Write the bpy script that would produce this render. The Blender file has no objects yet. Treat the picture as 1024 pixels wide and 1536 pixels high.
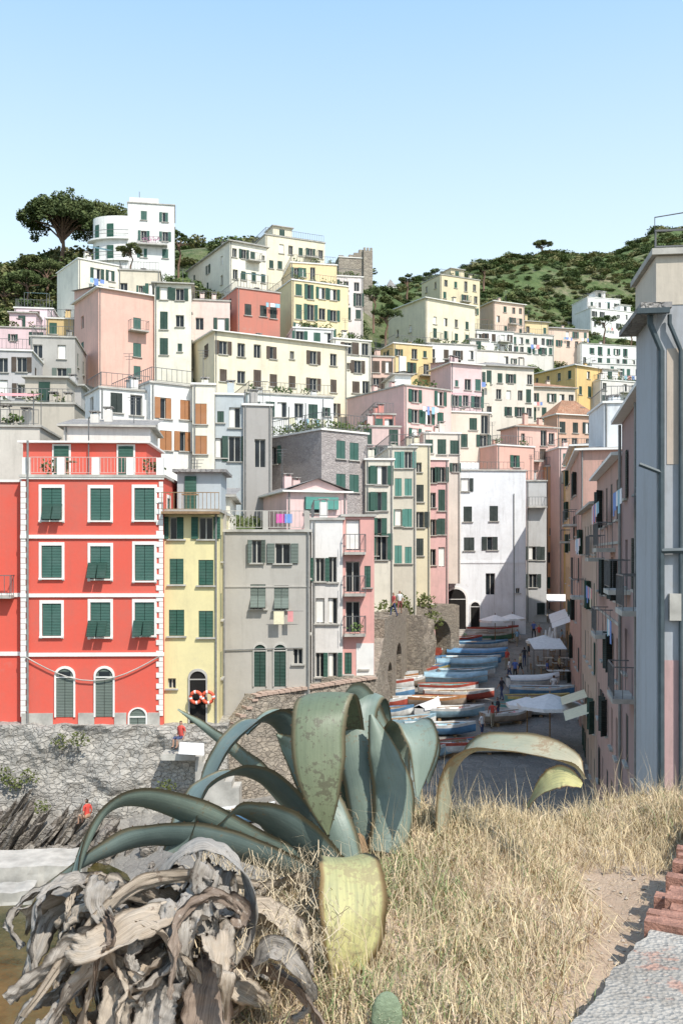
import bpy, math, random
import numpy as np
from mathutils import Vector, noise
random.seed(7); rng=np.random.default_rng(7)
R=random
F=1400.0; HY=830.0
def W(px,py,Y): return Vector(((px-512)/F*Y, Y, (HY-py)/F*Y))
sc=bpy.context.scene
UP=Vector((0,0,1))
# ---------------------------------------------------------------- materials
MC={}
def nodes(name):
    m=bpy.data.materials.new(name); m.use_nodes=True
    nt=m.node_tree; b=nt.nodes['Principled BSDF']; b.inputs['Specular IOR Level'].default_value=.3; return m,nt,b
def lk(nt,a,b): nt.links.new(a,b)
def mapped(nt,scale):
    tc=nt.nodes.new('ShaderNodeTexCoord'); mp=nt.nodes.new('ShaderNodeMapping')
    mp.inputs['Scale'].default_value=scale; lk(nt,tc.outputs['Object'],mp.inputs[0]); return mp.outputs[0]
def noi(nt,vec,s,det=5,rough=.6):
    n=nt.nodes.new('ShaderNodeTexNoise'); n.inputs['Scale'].default_value=s; n.inputs['Detail'].default_value=det
    n.inputs['Roughness'].default_value=rough; lk(nt,vec,n.inputs['Vector']); return n.outputs['Fac']
def ramp(nt,fac,stops):
    r=nt.nodes.new('ShaderNodeValToRGB'); e=r.color_ramp.elements
    while len(e)<len(stops): e.new(.5)
    for i,(p,c) in enumerate(stops): e[i].position=p; e[i].color=(*c,1)
    lk(nt,fac,r.inputs[0]); return r.outputs[0]
def mixc(nt,fac,a,b,mode='MIX'):
    m=nt.nodes.new('ShaderNodeMix'); m.data_type='RGBA'; m.blend_type=mode
    for i,v in ((0,fac),(6,a),(7,b)):
        if isinstance(v,(int,float)): m.inputs[i].default_value=v
        elif isinstance(v,tuple): m.inputs[i].default_value=(*v,1)
        else: lk(nt,v,m.inputs[i])
    return m.outputs[2]
def bump(nt,b,h,st,dist=.02):
    n=nt.nodes.new('ShaderNodeBump'); n.inputs['Strength'].default_value=st; n.inputs['Distance'].default_value=dist
    lk(nt,h,n.inputs['Height']); lk(nt,n.outputs[0],b.inputs['Normal'])
def mul(c,k): return tuple(min(1,x*k) for x in c)
def plaster(col,dirt=.5,key=None):
    k=('pl',col,dirt)
    if k in MC: return MC[k]
    m,nt,b=nodes('plaster'); v=mapped(nt,(1,1,1)); vs=mapped(nt,(1.3,1.3,.14))
    g=(.30,.27,.23)
    big=noi(nt,v,.35,7,.7); st=noi(nt,vs,1.6,6,.75); fine=noi(nt,v,6,4); pat=noi(nt,v,.8,8,.72)
    c1=mixc(nt,ramp(nt,big,[(.42,(0,0,0)),(.7,(1,1,1))]),col,tuple(col[i]*.72+g[i]*.22 for i in range(3)))
    f=ramp(nt,st,[(.5,(0,0,0)),(.74,(dirt,)*3)])
    c2=mixc(nt,f,c1,tuple(col[i]*.35+g[i]*.4 for i in range(3)))
    c2=mixc(nt,ramp(nt,pat,[(.62,(0,0,0)),(.67,(dirt*.8,)*3)]),c2,tuple(col[i]*.4+(.5,.47,.42)[i]*.45 for i in range(3)))
    c3=mixc(nt,ramp(nt,fine,[(.3,(0,0,0)),(.8,(.25,)*3)]),c2,mul(col,1.15))
    lk(nt,c3,b.inputs['Base Color']); b.inputs['Roughness'].default_value=.9
    bump(nt,b,mixc(nt,.5,fine,pat),.4,.025); MC[k]=m; return m
def stone(name,c1,c2,mortar,s=2.2,edge=.06,bs=.8,sc3=(1,1,1.5),md=.6,patch=.6):
    if name in MC: return MC[name]
    m,nt,b=nodes(name); v=mapped(nt,sc3)
    n0=nt.nodes.new('ShaderNodeTexNoise'); n0.inputs['Scale'].default_value=1.5; n0.inputs['Detail'].default_value=5; lk(nt,v,n0.inputs['Vector'])
    vv=nt.nodes.new('ShaderNodeVectorMath'); vv.operation='MULTIPLY_ADD'; lk(nt,n0.outputs['Color'],vv.inputs[0]); vv.inputs[1].default_value=(.8,.8,.8); lk(nt,v,vv.inputs[2])
    vo=nt.nodes.new('ShaderNodeTexVoronoi'); vo.inputs['Scale'].default_value=s; lk(nt,vv.outputs[0],vo.inputs['Vector'])
    ve=nt.nodes.new('ShaderNodeTexVoronoi'); ve.feature='DISTANCE_TO_EDGE'; ve.inputs['Scale'].default_value=s; lk(nt,vv.outputs[0],ve.inputs['Vector'])
    sep=nt.nodes.new('ShaderNodeSeparateColor'); lk(nt,vo.outputs['Color'],sep.inputs[0])
    c=mixc(nt,sep.outputs[0],c1,c2)
    e=ramp(nt,ve.outputs['Distance'],[(0,(.8,.8,.8)),(edge,(0,0,0))])
    c=mixc(nt,e,c,mul(mortar,md)); big=noi(nt,v,.5,7,.7)
    c=mixc(nt,ramp(nt,big,[(.42,(0,0,0)),(.6,(patch,)*3)]),c,mortar)
    fn=noi(nt,v,9,5,.7)
    c=mixc(nt,ramp(nt,fn,[(.35,(.4,)*3),(.55,(0,0,0))]),c,mul(c1,.6)); c=mixc(nt,ramp(nt,fn,[(.5,(0,0,0)),(.8,(.4,)*3)]),c,mul(c2,1.3))
    lk(nt,c,b.inputs['Base Color']); b.inputs['Roughness'].default_value=.95
    h=mixc(nt,.4,ramp(nt,ve.outputs['Distance'],[(0,(0,0,0)),(.12,(1,1,1))]),fn)
    bump(nt,b,h,bs,.08); MC[name]=m; return m
def simple(name,col,rough=.7,var=.25,s=3.0,bs=.2,metal=0,dist=.02,sc3=(1,1,1)):
    k=(name,col)
    if k in MC: return MC[k]
    m,nt,b=nodes(name); v=mapped(nt,sc3); n=noi(nt,v,s)
    c=ramp(nt,n,[(.3,mul(col,1-var)),(.7,mul(col,1+var))])
    lk(nt,c,b.inputs['Base Color']); b.inputs['Roughness'].default_value=rough; b.inputs['Metallic'].default_value=metal
    if bs: bump(nt,b,noi(nt,v,s*5),bs,dist)
    MC[k]=m; return m
def shut(col):
    k=('sh',col)
    if k in MC: return MC[k]
    m,nt,b=nodes('shutter_paint'); v=mapped(nt,(1,1,1)); w=nt.nodes.new('ShaderNodeTexWave'); w.bands_direction='Z'; w.inputs['Scale'].default_value=4.2
    lk(nt,v,w.inputs['Vector']); n=noi(nt,v,1.2)
    c=ramp(nt,w.outputs['Fac'],[(.2,mul(col,.5)),(.7,col)])
    c=mixc(nt,ramp(nt,n,[(.4,(0,0,0)),(.7,(.4,)*3)]),c,tuple(x*.7+.07 for x in col))
    lk(nt,c,b.inputs['Base Color']); b.inputs['Roughness'].default_value=.6; bump(nt,b,w.outputs['Fac'],.5,.03); MC[k]=m; return m
def leafm(name,a,b_,sc_=.6):
    if name in MC: return MC[name]
    m,nt,b=nodes(name); v=mapped(nt,(1,1,1)); n=noi(nt,v,sc_,6,.7); oi=nt.nodes.new('ShaderNodeObjectInfo')
    c=ramp(nt,n,[(.3,a),(.7,b_)]); c=mixc(nt,oi.outputs['Random'],c,mixc(nt,.5,c,(.16,.15,.05)))
    lk(nt,c,b.inputs['Base Color']); b.inputs['Roughness'].default_value=.8
    MC[name]=m; return m
glass=simple('window_glass',(.02,.025,.03),.12,.5,.6,0)
dark=simple('dark_interior',(.015,.014,.013),.9,.3,1,0)
white=plaster((.8,.79,.76),.15); trimw=simple('white_trim',(.78,.76,.72),.8,.08,2)
frame=simple('window_frame',(.5,.48,.43),.6,.1,3,0)
slate=stone('slate_roof',(.25,.24,.24),(.4,.37,.34),(.2,.19,.18),3,.05,.6,(1,1,1))
terra=stone('terracotta_roof',(.42,.2,.12),(.5,.3,.2),(.25,.15,.1),4,.06,.7,(1,1,1))
conc=simple('concrete',(.44,.42,.38),.9,.3,1.2,.4)
metal=simple('iron_rail',(.14,.14,.14),.5,.2,5,0)
pipe_m=simple('drain_pipe',(.22,.22,.21),.5,.2,5,0)
wood=simple('weathered_wood',(.28,.18,.1),.8,.3,5,.3)
G1=shut((.035,.12,.085)); G2=shut((.025,.075,.055)); G3=shut((.06,.155,.125)); TQ=shut((.10,.30,.25)); OR=shut((.5,.22,.09)); BR=shut((.10,.07,.05)); GY=shut((.17,.21,.18)); DK=shut((.025,.04,.035))
greenA=leafm('foliage_dark',(.035,.065,.018),(.10,.15,.045)); greenB=leafm('foliage_light',(.07,.12,.03),(.15,.22,.07))
rubble=stone('rubble_masonry',(.30,.285,.26),(.50,.465,.41),(.44,.41,.37),2.8,.035,1.0,(1,1,1.6),.72,.85)
rubble2=stone('harbour_masonry',(.25,.215,.18),(.44,.375,.3),(.34,.3,.245),3.2,.035,1.0,(1,1,1.6),.7,.6)
# ---------------------------------------------------------------- mesh groups
class G:
    def __init__(s,name): s.name=name; s.p={}
    def part(s,pn,mat):
        if pn not in s.p: s.p[pn]=([],[],mat,[False])
        return s.p[pn]
    def poly(s,pn,mat,pts):
        v,f,_,_=s.part(pn,mat); i=len(v); v.extend([tuple(p) for p in pts]); f.append(tuple(range(i,i+len(pts))))
    def hexa(s,pn,mat,c):
        v,f,_,_=s.part(pn,mat); i=len(v); v.extend([tuple(p) for p in c])
        for q in ((0,3,2,1),(4,5,6,7),(0,1,5,4),(1,2,6,5),(2,3,7,6),(3,0,4,7)): f.append(tuple(i+k for k in q))
    def fb(s,pn,mat,O,d,n,u0,u1,z0,z1,n0,n1):
        def p(u,k,z):
            q=O+d*u+n*k; return (q.x,q.y,z)
        s.hexa(pn,mat,[p(u0,n0,z0),p(u1,n0,z0),p(u1,n1,z0),p(u0,n1,z0),p(u0,n0,z1),p(u1,n0,z1),p(u1,n1,z1),p(u0,n1,z1)])
    def tube(s,pn,mat,pts,r,n=5):
        v,f,_,sm=s.part(pn,mat); pts=[Vector(p) for p in pts]; rs=r if isinstance(r,(list,tuple)) else [r]*len(pts)
        base=len(v)
        for i,p in enumerate(pts):
            t=(pts[min(i+1,len(pts)-1)]-pts[max(i-1,0)]).normalized()
            a=t.cross(UP) if abs(t.z)<.95 else t.cross(Vector((1,0,0))); a.normalize(); b=t.cross(a)
            for k in range(n):
                an=2*math.pi*k/n; v.append(tuple(p+(a*math.cos(an)+b*math.sin(an))*rs[i]))
        for i in range(len(pts)-1):
            for k in range(n):
                f.append((base+i*n+k,base+i*n+(k+1)%n,base+(i+1)*n+(k+1)%n,base+(i+1)*n+k))
        f.append(tuple(base+k for k in range(n))); f.append(tuple(base+(len(pts)-1)*n+k for k in range(n)))
    def clump(s,pn,mat,c,r,cnt,size):
        v,f,_,_=s.part(pn,mat)
        for _ in range(cnt):
            while True:
                q=Vector((R.uniform(-1,1),R.uniform(-1,1),R.uniform(-1,1)))
                if .25<q.length<1: break
            p=Vector((c[0]+q.x*r[0],c[1]+q.y*r[1],c[2]+q.z*r[2]))
            a=Vector((R.gauss(0,1),R.gauss(0,1),R.gauss(0,.6))).normalized(); b=a.orthogonal().normalized()
            b=(b+a.cross(b)*R.uniform(-1,1)).normalized(); k=size*R.uniform(.6,1.3); i=len(v)
            v.extend([tuple(p+a*k),tuple(p+b*k*.6),tuple(p-a*k),tuple(p-b*k*.6)]); f.append((i,i+1,i+2,i+3))
    def build(s,smooth=()):
        obs=[]
        for pn,(v,f,mat,_) in s.p.items():
            me=bpy.data.meshes.new(pn); me.from_pydata(v,[],f); me.materials.append(mat); me.update()
            if pn in smooth:
                me.polygons.foreach_set('use_smooth',[True]*len(me.polygons))
            o=bpy.data.objects.new(pn,me); sc.collection.objects.link(o); obs.append(o)
        if len(obs)==1: obs[0].name=s.name; return obs[0]
        e=bpy.data.objects.new(s.name,None); e.empty_display_size=.1; sc.collection.objects.link(e)
        for o in obs: o.parent=e
        return e
# ---------------------------------------------------------------- buildings
CTRL=[]; FOOT=[]
def window(b,O,d,n,u,z,w,h,st,sh,trim,wallm,det=1):
    u0,u1,z0,z1=u-w/2,u+w/2,z-h/2,z+h/2; D=.2
    def p(uu,k,zz):
        q=O+d*uu+n*k; return Vector((q.x,q.y,zz))
    for a,c in (((u0,z0),(u0,z1)),((u0,z1),(u1,z1)),((u1,z1),(u1,z0)),((u1,z0),(u0,z0))):
        b.poly('walls',wallm,[p(a[0],0,a[1]),p(c[0],0,c[1]),p(c[0],-D,c[1]),p(a[0],-D,a[1])])
    b.poly('glass',glass,[p(u0,-D,z0),p(u1,-D,z0),p(u1,-D,z1),p(u0,-D,z1)])
    if st!='c':
        b.fb('window_frames',frame,O,d,n,u-.03,u+.03,z0,z1,-D+.003,-D+.04)
        b.fb('window_frames',frame,O,d,n,u0,u0+.05,z0,z1,-D+.003,-D+.04); b.fb('window_frames',frame,O,d,n,u1-.05,u1,z0,z1,-D+.003,-D+.04)
        b.fb('window_frames',frame,O,d,n,u0+.05,u-.03,z1-.06,z1,-D+.003,-D+.04); b.fb('window_frames',frame,O,d,n,u+.03,u1-.05,z1-.06,z1,-D+.003,-D+.04)
        if R.random()<.3: b.fb('curtains',trimw,O,d,n,u0+.05,u-.03 if R.random()<.6 else u1-.05,z0+.05,z1-.06,-D+.041,-D+.06)
    hw=w/2
    if st=='c':
        b.fb('shutters',sh,O,d,n,u0+.01,u-.012,z0+.01,z1-.01,-.07,-.02); b.fb('shutters',sh,O,d,n,u+.012,u1-.01,z0+.01,z1-.01,-.07,-.02)
    elif st in 'oh':
        b.fb('shutters',sh,O,d,n,u0-hw-.02,u0-.03,z0,z1,.035,.075)
        if st=='o': b.fb('shutters',sh,O,d,n,u1+.03,u1+hw+.02,z0,z1,.035,.075)
        else: b.fb('shutters',sh,O,d,n,u+.012,u1-.01,z0+.01,z1-.01,-.07,-.02)
    elif st=='p':
        for s_,ue in ((-1,u0),(1,u1)):
            c=[p(ue,.03,z0),p(ue+s_*hw*.7,.03+hw*.6,z0),p(ue+s_*(hw*.7-.03),.06+hw*.6,z0),p(ue-s_*.03,.06,z0)]
            b.hexa('shutters',sh,c+[Vector((q.x,q.y,z1)) for q in c])
    elif st=='a':
        zm=z
        b.fb('shutters',sh,O,d,n,u0+.01,u-.012,zm,z1-.01,-.07,-.02); b.fb('shutters',sh,O,d,n,u+.012,u1-.01,zm,z1-.01,-.07,-.02)
        t=.38
        for ua,ub in ((u0+.01,u-.012),(u+.012,u1-.01)):
            b.hexa('shutters',sh,[p(ua,t,z0+.08),p(ub,t,z0+.08),p(ub,t+.04,z0+.1),p(ua,t+.04,z0+.1),p(ua,-.06,zm-.003),p(ub,-.06,zm-.003),p(ub,-.02,zm-.003),p(ua,-.02,zm-.003)])
    if trim:
        t=.13
        b.fb('window_surrounds',trimw,O,d,n,u0-t,u0-.003,z0-t,z1+t*1.3,.003,.028); b.fb('window_surrounds',trimw,O,d,n,u1+.003,u1+t,z0-t,z1+t*1.3,.003,.028)
        b.fb('window_surrounds',trimw,O,d,n,u0-.003,u1+.003,z1+.003,z1+t*1.3,.003,.032)
    if st!='d': b.fb('sills',conc if not trim else trimw,O,d,n,u0-.12,u1+.12,z0-.08,z0-.003,.004,.13)
def facade(b,O,d,n,L,z0,z1,wins,wallm):
    ws=[w for w in wins if w[0]-w[2]/2>.08 and w[0]+w[2]/2<L-.08 and w[1]-w[3]/2>z0+.1 and w[1]+w[3]/2<z1-.15]
    us=sorted({0.0,L}|{w[0]-w[2]/2 for w in ws}|{w[0]+w[2]/2 for w in ws}); zs=sorted({z0,z1}|{w[1]-w[3]/2 for w in ws}|{w[1]+w[3]/2 for w in ws})
    for i in range(len(us)-1):
        for j in range(len(zs)-1):
            if us[i+1]-us[i]<1e-5 or zs[j+1]-zs[j]<1e-5: continue
            uc=(us[i]+us[i+1])/2; zc=(zs[j]+zs[j+1])/2
            if any(abs(uc-w[0])<w[2]/2 and abs(zc-w[1])<w[3]/2 for w in ws): continue
            q=[O+d*us[i],O+d*us[i+1]]
            b.poly('walls',wallm,[(q[0].x,q[0].y,zs[j]),(q[1].x,q[1].y,zs[j]),(q[1].x,q[1].y,zs[j+1]),(q[0].x,q[0].y,zs[j+1])])
    return ws
def railing(b,O,d,n,u0,u1,z,h=1.0,k0=0,step=.3,m=None,pn='railing'):
    m=m or metal
    b.fb(pn,m,O,d,n,u0,u1,z+h-.04,z+h,k0-.02,k0+.02); b.fb(pn,m,O,d,n,u0,u1,z+.1,z+.13,k0-.015,k0+.015)
    c=max(1,int((u1-u0)/step))
    for i in range(c+1):
        u=u0+(u1-u0-.025)*i/c; b.fb(pn,m,O,d,n,u,u+.025,z+.13,z+h-.04,k0-.012,k0+.012)
def balcony(b,O,d,n,u,z,w,dep=.9,m=None):
    b.fb('balcony',conc,O,d,n,u-w/2,u+w/2,z-.15,z,.004,dep)
    railing(b,O,d,n,u-w/2,u+w/2,z,1.0,dep-.05)
    for uu in (u-w/2,u+w/2-.03): 
        b.fb('railing',m or metal,O,d,n,uu,uu+.03,z+.96,z+1,.01,dep-.08)
        for k in range(3): b.fb('railing',m or metal,O,d,n,uu,uu+.02,z,z+.96,.1+k*.28,.12+k*.28)
CL=[simple('cloth',c,.9,.1,4,.2) for c in ((.75,.75,.75),(.2,.3,.6),(.7,.3,.3),(.75,.7,.5),(.3,.5,.6),(.8,.8,.82))]
def laundry(b,O,d,n,u0,u1,z,k=.5):
    b.tube('washing_line',metal,[Vector(((O+d*u0+n*k).x,(O+d*u0+n*k).y,z)),Vector(((O+d*u1+n*k).x,(O+d*u1+n*k).y,z))],.012,4)
    u=u0+.1
    while u<u1-.3:
        w=R.uniform(.25,.6); i=R.randrange(len(CL)); h=R.uniform(.4,.9)
        b.fb('laundry_%d'%i,CL[i],O,d,n,u,min(u+w,u1),z-h,z-.012,k-.01,k+.01); u+=w+R.uniform(.05,.3)
GS=[G1,G2,G2,G3,DK,G2,BR]
def house(name,xL,xC,xR,Y,th,yt,yb,col,Rw=None,Lw=None,D=8,roof='f',st='ccoohwwdc',sh=None,trim=False,w=.85,h=1.4,dep=7,extra=None,clut=True,ctrl=True,zt=None,lam=None,rise=None,dirt=.5):
    t=math.radians(th); d1=Vector((math.cos(t),math.sin(t),0)); d2=Vector((-math.sin(t),math.cos(t),0)); n1=-d2; n2=-d1
    C=W(xC,HY,Y); C.z=0
    k=(xR-512)/F; s=(k*C.y-C.x)/(d1.x-k*d1.y); s=min(max(s,1.5),40)
    if xL is None: tt=D
    else:
        k=(xL-512)/F; tt=(k*C.y-C.x)/(d2.x-k*d2.y)
        if tt<0: tt=12
        tt=min(max(tt,1.5),16)
    z1=(HY-yt)/F*Y if zt is None else zt; zb=(HY-yb)/F*Y; z0=zb-dep
    wm=col if not isinstance(col,tuple) else plaster(col,dirt); sh=sh or R.choice(GS)
    lm=wm if lam is None else lam
    b=G(name)
    def rows(spec):
        if spec=='auto' or spec is None:
            r=[];z=z1-1.5-R.uniform(0,.5)
            while z>z0+.4: r.append(z); z-=2.95
            return r
        return [(HY-p)/F*Y for p in spec]
    def cols(c,L,dd):
        if isinstance(c,int): return [L*(i+.5)/c+R.uniform(-.2,.2) for i in range(c)]
        o=[]
        for p in c:
            kk=(p-512)/F; o.append((kk*C.y-C.x)/(dd.x-kk*dd.y))
        return o
    def wins(spec,L,dd):
        if spec is None: return []
        o=[]
        stl=spec[2] if len(spec)>2 else st
        for z in rows(spec[1]):
            for u in cols(spec[0],L,dd):
                if isinstance(spec[0],int) and R.random()<.1: continue
                q=R.random(); ws,hs_=(1,1) if q<.82 or len(spec)>2 else ((.6,.6) if q<.9 else (1,1.4))
                o.append((u,z+R.uniform(-.05,.05),w*ws*R.uniform(.9,1.05),h*hs_*R.uniform(.9,1.04),R.choice(stl)))
        return o
    W1=wins(Rw,s,d1); W2=wins(Lw,tt,d2)
    if extra: W1+= [(cols([e[0]],s,d1)[0],(HY-e[1])/F*Y,e[2],e[3],e[4]) for e in extra]
    O=C.copy(); OL=C+d2*tt; OR_=C+d1*s
    for (oo,dd,nn,LL,ww,mm) in ((O,d1,n1,s,W1,wm),(O,d2,n2,tt,W2,lm),(OL,d1,-n1,s,[],wm),(OR_,d2,-n2,tt,[(tt*(i+.5)/2,z1-1.8-j*3,w,h,'c') for i in range(2) for j in range(3)] if tt>5 else [],wm)):
        for q in facade(b,oo,dd,nn,LL,z0,z1,ww,mm): window(b,oo,dd,nn,*q,sh,trim,mm)
    e=.35 if roof!='f' else .12
    def rp(u,k,z): q_=C+d1*u+d2*k; return Vector((q_.x,q_.y,z))
    rm=slate if roof in 'hsg' else conc
    if roof=='t': rm=terra
    if roof=='f':
        b.fb('parapet_cap',trimw if R.random()<.4 else conc,C,d1,d2,-e,s+e,z1+.002,z1+.14,-e,tt+e)
        if clut and R.random()<.7:
            railing(b,C,d1,n1,.1,s-.1,z1+.14,1,-.15,.35); railing(b,C,d2,n2,.1,tt-.1,z1+.14,1,-.15,.35)
    else:
        b.fb('eaves',trimw if R.random()<.3 else conc,C,d1,d2,-e,s+e,z1+.002,z1+.12,-e,tt+e)
        rs=rise or min(s,tt)*.16; zz=z1+.12
        a=[rp(-e,-e,zz),rp(s+e,-e,zz),rp(s+e,tt+e,zz),rp(-e,tt+e,zz)]
        if roof in 'ht':
            if s>=tt: r1,r2=rp(tt/2,tt/2,zz+rs),rp(s-tt/2,tt/2,zz+rs); fs=[[a[0],a[1],r2,r1],[a[1],a[2],r2],[a[2],a[3],r1,r2],[a[3],a[0],r1]]
            else: r1,r2=rp(s/2,s/2,zz+rs),rp(s/2,tt-s/2,zz+rs); fs=[[a[0],a[1],r1],[a[1],a[2],r2,r1],[a[2],a[3],r2],[a[3],a[0],r1,r2]]
            for f_ in fs: b.poly('roof',rm,f_)
        elif roof=='g':
            r1,r2=rp(s/2,-e,zz+rs),rp(s/2,tt+e,zz+rs)
            for f_ in ([a[0],r1,r2,a[3]],[r1,a[1],a[2],r2]): b.poly('roof',rm,f_)
            b.poly('walls',wm,[rp(0,0,zz),rp(s,0,zz),rp(s/2,0,zz+rs*.98)]); b.poly('walls',wm,[rp(0,tt,zz),rp(s,tt,zz),rp(s/2,tt,zz+rs*.98)])
        else:
            rs*=1.4; hi=[rp(-e,tt+e,zz+rs),rp(s+e,tt+e,zz+rs)]
            b.poly('roof',rm,[a[0],a[1],hi[1],hi[0]]); b.poly('walls',wm,[rp(0,tt,zz),rp(s,tt,zz),rp(s,tt,zz+rs*.97),rp(0,tt,zz+rs*.97)])
            b.poly('walls',wm,[rp(0,0,zz),rp(0,tt,zz),rp(0,tt,zz+rs*.97)]); b.poly('walls',wm,[rp(s,0,zz),rp(s,tt,zz),rp(s,tt,zz+rs*.97)])
    if clut:
        zt_=z1+.14+(0 if roof=='f' else .25)
        for _ in range(R.choice((1,2,2,3))):
            u,k_=R.uniform(.8,max(.9,s-.8)),R.uniform(.8,max(.9,tt-1)); hh=R.uniform(.6,1.3)
            b.fb('chimney',wm,C,d1,d2,u-.25,u+.25,zt_-.6,zt_+hh,k_-.25,k_+.25); b.fb('chimney_cap',slate,C,d1,d2,u-.33,u+.33,zt_+hh+.15,zt_+hh+.22,k_-.33,k_+.33)
            for du in (-.22,.14): b.fb('chimney',wm,C,d1,d2,u+du,u+du+.08,zt_+hh,zt_+hh+.15,k_-.2,k_+.2)
        if R.random()<.6:
            p=rp(R.uniform(.5,s-.5),R.uniform(.5,tt*.6),zt_); hh=R.uniform(1.5,3)
            b.tube('aerial',metal,[p,p+UP*hh],.025,4)
            for j in range(3): b.tube('aerial',metal,[p+UP*(hh-.2*j)-Vector((.4-.08*j,0,0)),p+UP*(hh-.2*j)+Vector((.4-.08*j,0,0))],.015,4)
        if roof=='f' and R.random()<.6 and s>4:
            for _ in range(R.randrange(3,8)):
                u=R.uniform(.4,s-.4); b.clump('roof_plants',greenA,rp(u,.5,z1+.5),(.5,.35,.45),26,.16)
        if roof=='f' and R.random()<.35 and s>4:
            u=R.uniform(.5,s-3); a0=R.choice(CL[2:]); 
            b.poly('awning',a0,[rp(u,.3,z1+2.0),rp(u+2.6,.3,z1+2.0),rp(u+2.6,2.3,z1+2.5),rp(u,2.3,z1+2.5)])
            for uu in (u,u+2.6): b.tube('awning_posts',metal,[rp(uu,.3,z1+.1),rp(uu,.3,z1+2)],.03,4); b.tube('awning_posts',metal,[rp(uu,2.3,z1+.1),rp(uu,2.3,z1+2.5)],.03,4)
        if roof=='f' and s>6 and R.random()<.45:
            u=R.uniform(.6,s-4); b.fb('roof_room',wm,C,d1,d2,u,u+3,z1+.14,z1+2.3,2.4,min(tt-.4,5.5)); b.fb('roof_room_slab',conc,C,d1,d2,u-.2,u+3.2,z1+2.3,z1+2.42,2.1,min(tt-.2,5.7)); b.fb('roof_room_door',sh,C,d1,d2,u+1,u+1.8,z1+.14,z1+2,2.34,2.39)
        for u in ((.15,) if R.random()<.6 else (.15,s-.15)):
            q_=C+d1*u+n1*.07; b.tube('downpipe',pipe_m,[(q_.x,q_.y,z0),(q_.x,q_.y,z1)],.05,5)
        if s>5 and len(W1)>3:
            for _ in range(2):
                ww=R.choice(W1)
                if ww[1]-ww[3]/2>zb and R.random()<.65: (balcony if R.random()<.5 else (lambda b,O,d,n,u,z,w:laundry(b,O,d,n,max(.1,u-1.2),min(s,u+1.2),z)))(b,O,d1,n1,ww[0],ww[1]-ww[3]/2-.1,2.0)
    if ctrl:
        for p in (C,OR_,OL): CTRL.append((p.x,p.y,zb-1.2))
    FOOT.append((C.x,C.y,d1,d2,s,tt))
    b.C=C;b.d1=d1;b.d2=d2;b.n1=n1;b.n2=n2;b.s=s;b.t=tt;b.z1=z1;b.zb=zb;b.rp=rp;b.wm=wm;b.Y=Y
    return b
red=(.68,.115,.08); yel=(.75,.66,.36); wht=(.8,.79,.76); pch=(.79,.56,.42); crm=(.78,.70,.53); crl=(.8,.755,.64); lil=(.72,.54,.56); ylo=(.77,.60,.35); blg=(.44,.48,.50); brk=(.52,.2,.15)
def Uu(b,px,dd=None):
    dd=dd or b.d1; kk=(px-512)/F; return (kk*b.C.y-b.C.x)/(dd.x-kk*dd.y)
def Zz(b,py): return (HY-py)/F*b.Y
# ---- red house
b=house('red_house',None,33,245,46,2,716,1082,red,([78,151,217],[755,843,930],'c'),None,w=1.0,h=1.75,sh=G3,trim=True,clut=False,dep=1.5,D=7,dirt=.22)
O,d,n=b.C,b.d1,b.n1
for py in (716,805,893,982): 
    z=Zz(b,py); b.fb('string_course',trimw,O,d,n,-.05,b.s+.05,z-.09,z+.09,.003,.09); b.fb('string_course',trimw,O,b.d2,b.n2,.06,b.t,z-.1,z+.1,.003,.09)
z=b.z1-.2;i=0
while z>b.zb+.4:
    wq=.34 if i%2 else .2
    b.fb('quoins',trimw,O,d,n,-.04,wq,z-.25,z,.003,.05); b.fb('quoins',trimw,O,d,n,b.s-wq,b.s,z-.25,z,.003,.05); z-=.27;i+=1
for (px,py,k) in ((147,843,1),(147,930,1),(215,930,1),(80,755,0)):
    u=Uu(b,px); z=Zz(b,py)
    def p_(uu,kk,zz): q=O+d*uu+n*kk; return Vector((q.x,q.y,zz))
    for ua,ub in ((u-.46,u-.03),(u+.03,u+.46)):
        b.hexa('shutter_flaps',G2,[p_(ua,.45,z-.8),p_(ub,.45,z-.8),p_(ub,.49,z-.78),p_(ua,.49,z-.78),p_(ua,.02,z-.05),p_(ub,.02,z-.05),p_(ub,.06,z-.03),p_(ua,.06,z-.03)])
def archdoor(b,O,d,n,u,zb,w,h,fm,pm,k=.02):
    pts=[(u-w/2,zb),(u-w/2,zb+h-w/2)]+[(u-w/2*math.cos(a),zb+h-w/2+w/2*math.sin(a)) for a in [math.pi*i/10 for i in range(1,10)]]+[(u+w/2,zb+h-w/2),(u+w/2,zb)]
    o2=[(u+(x-u)*1.2,zb+(y-zb)*1.05) for x,y in pts]
    P3=lambda uu,zz,kk:(lambda q:Vector((q.x,q.y,zz)))(O+d*uu+n*kk)
    b.poly('door_leaf',pm,[P3(x,y,k) for x,y in pts])
    for i in range(len(pts)-1):
        b.hexa('door_surround',fm,[P3(*pts[i],k-.015),P3(*pts[i+1],k-.015),P3(*o2[i+1],k-.015),P3(*o2[i],k-.015),P3(*pts[i],k+.06),P3(*pts[i+1],k+.06),P3(*o2[i+1],k+.06),P3(*o2[i],k+.06)])
    b.fb('door_bar',fm,O,d,n,u-w/2,u+w/2,zb+h-w/2-.04,zb+h-w/2+.02,k+.002,k+.04); b.fb('door_split',dark,O,d,n,u-.01,u+.01,zb,zb+h-w/2-.05,k+.002,k+.008)
    if pm is GY: b.fb('fanlight',glass,O,d,n,u-w*.32,u+w*.32,zb+h-w/2+.03,zb+h-w*.2,k+.002,k+.01)
for px in (98,157): archdoor(b,O,d,n,Uu(b,px),b.zb+.2,.85,2.4,trimw,GY)
archdoor(b,O,d,n,Uu(b,207),b.zb-.6,.8,1.2,conc,dark)
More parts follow.
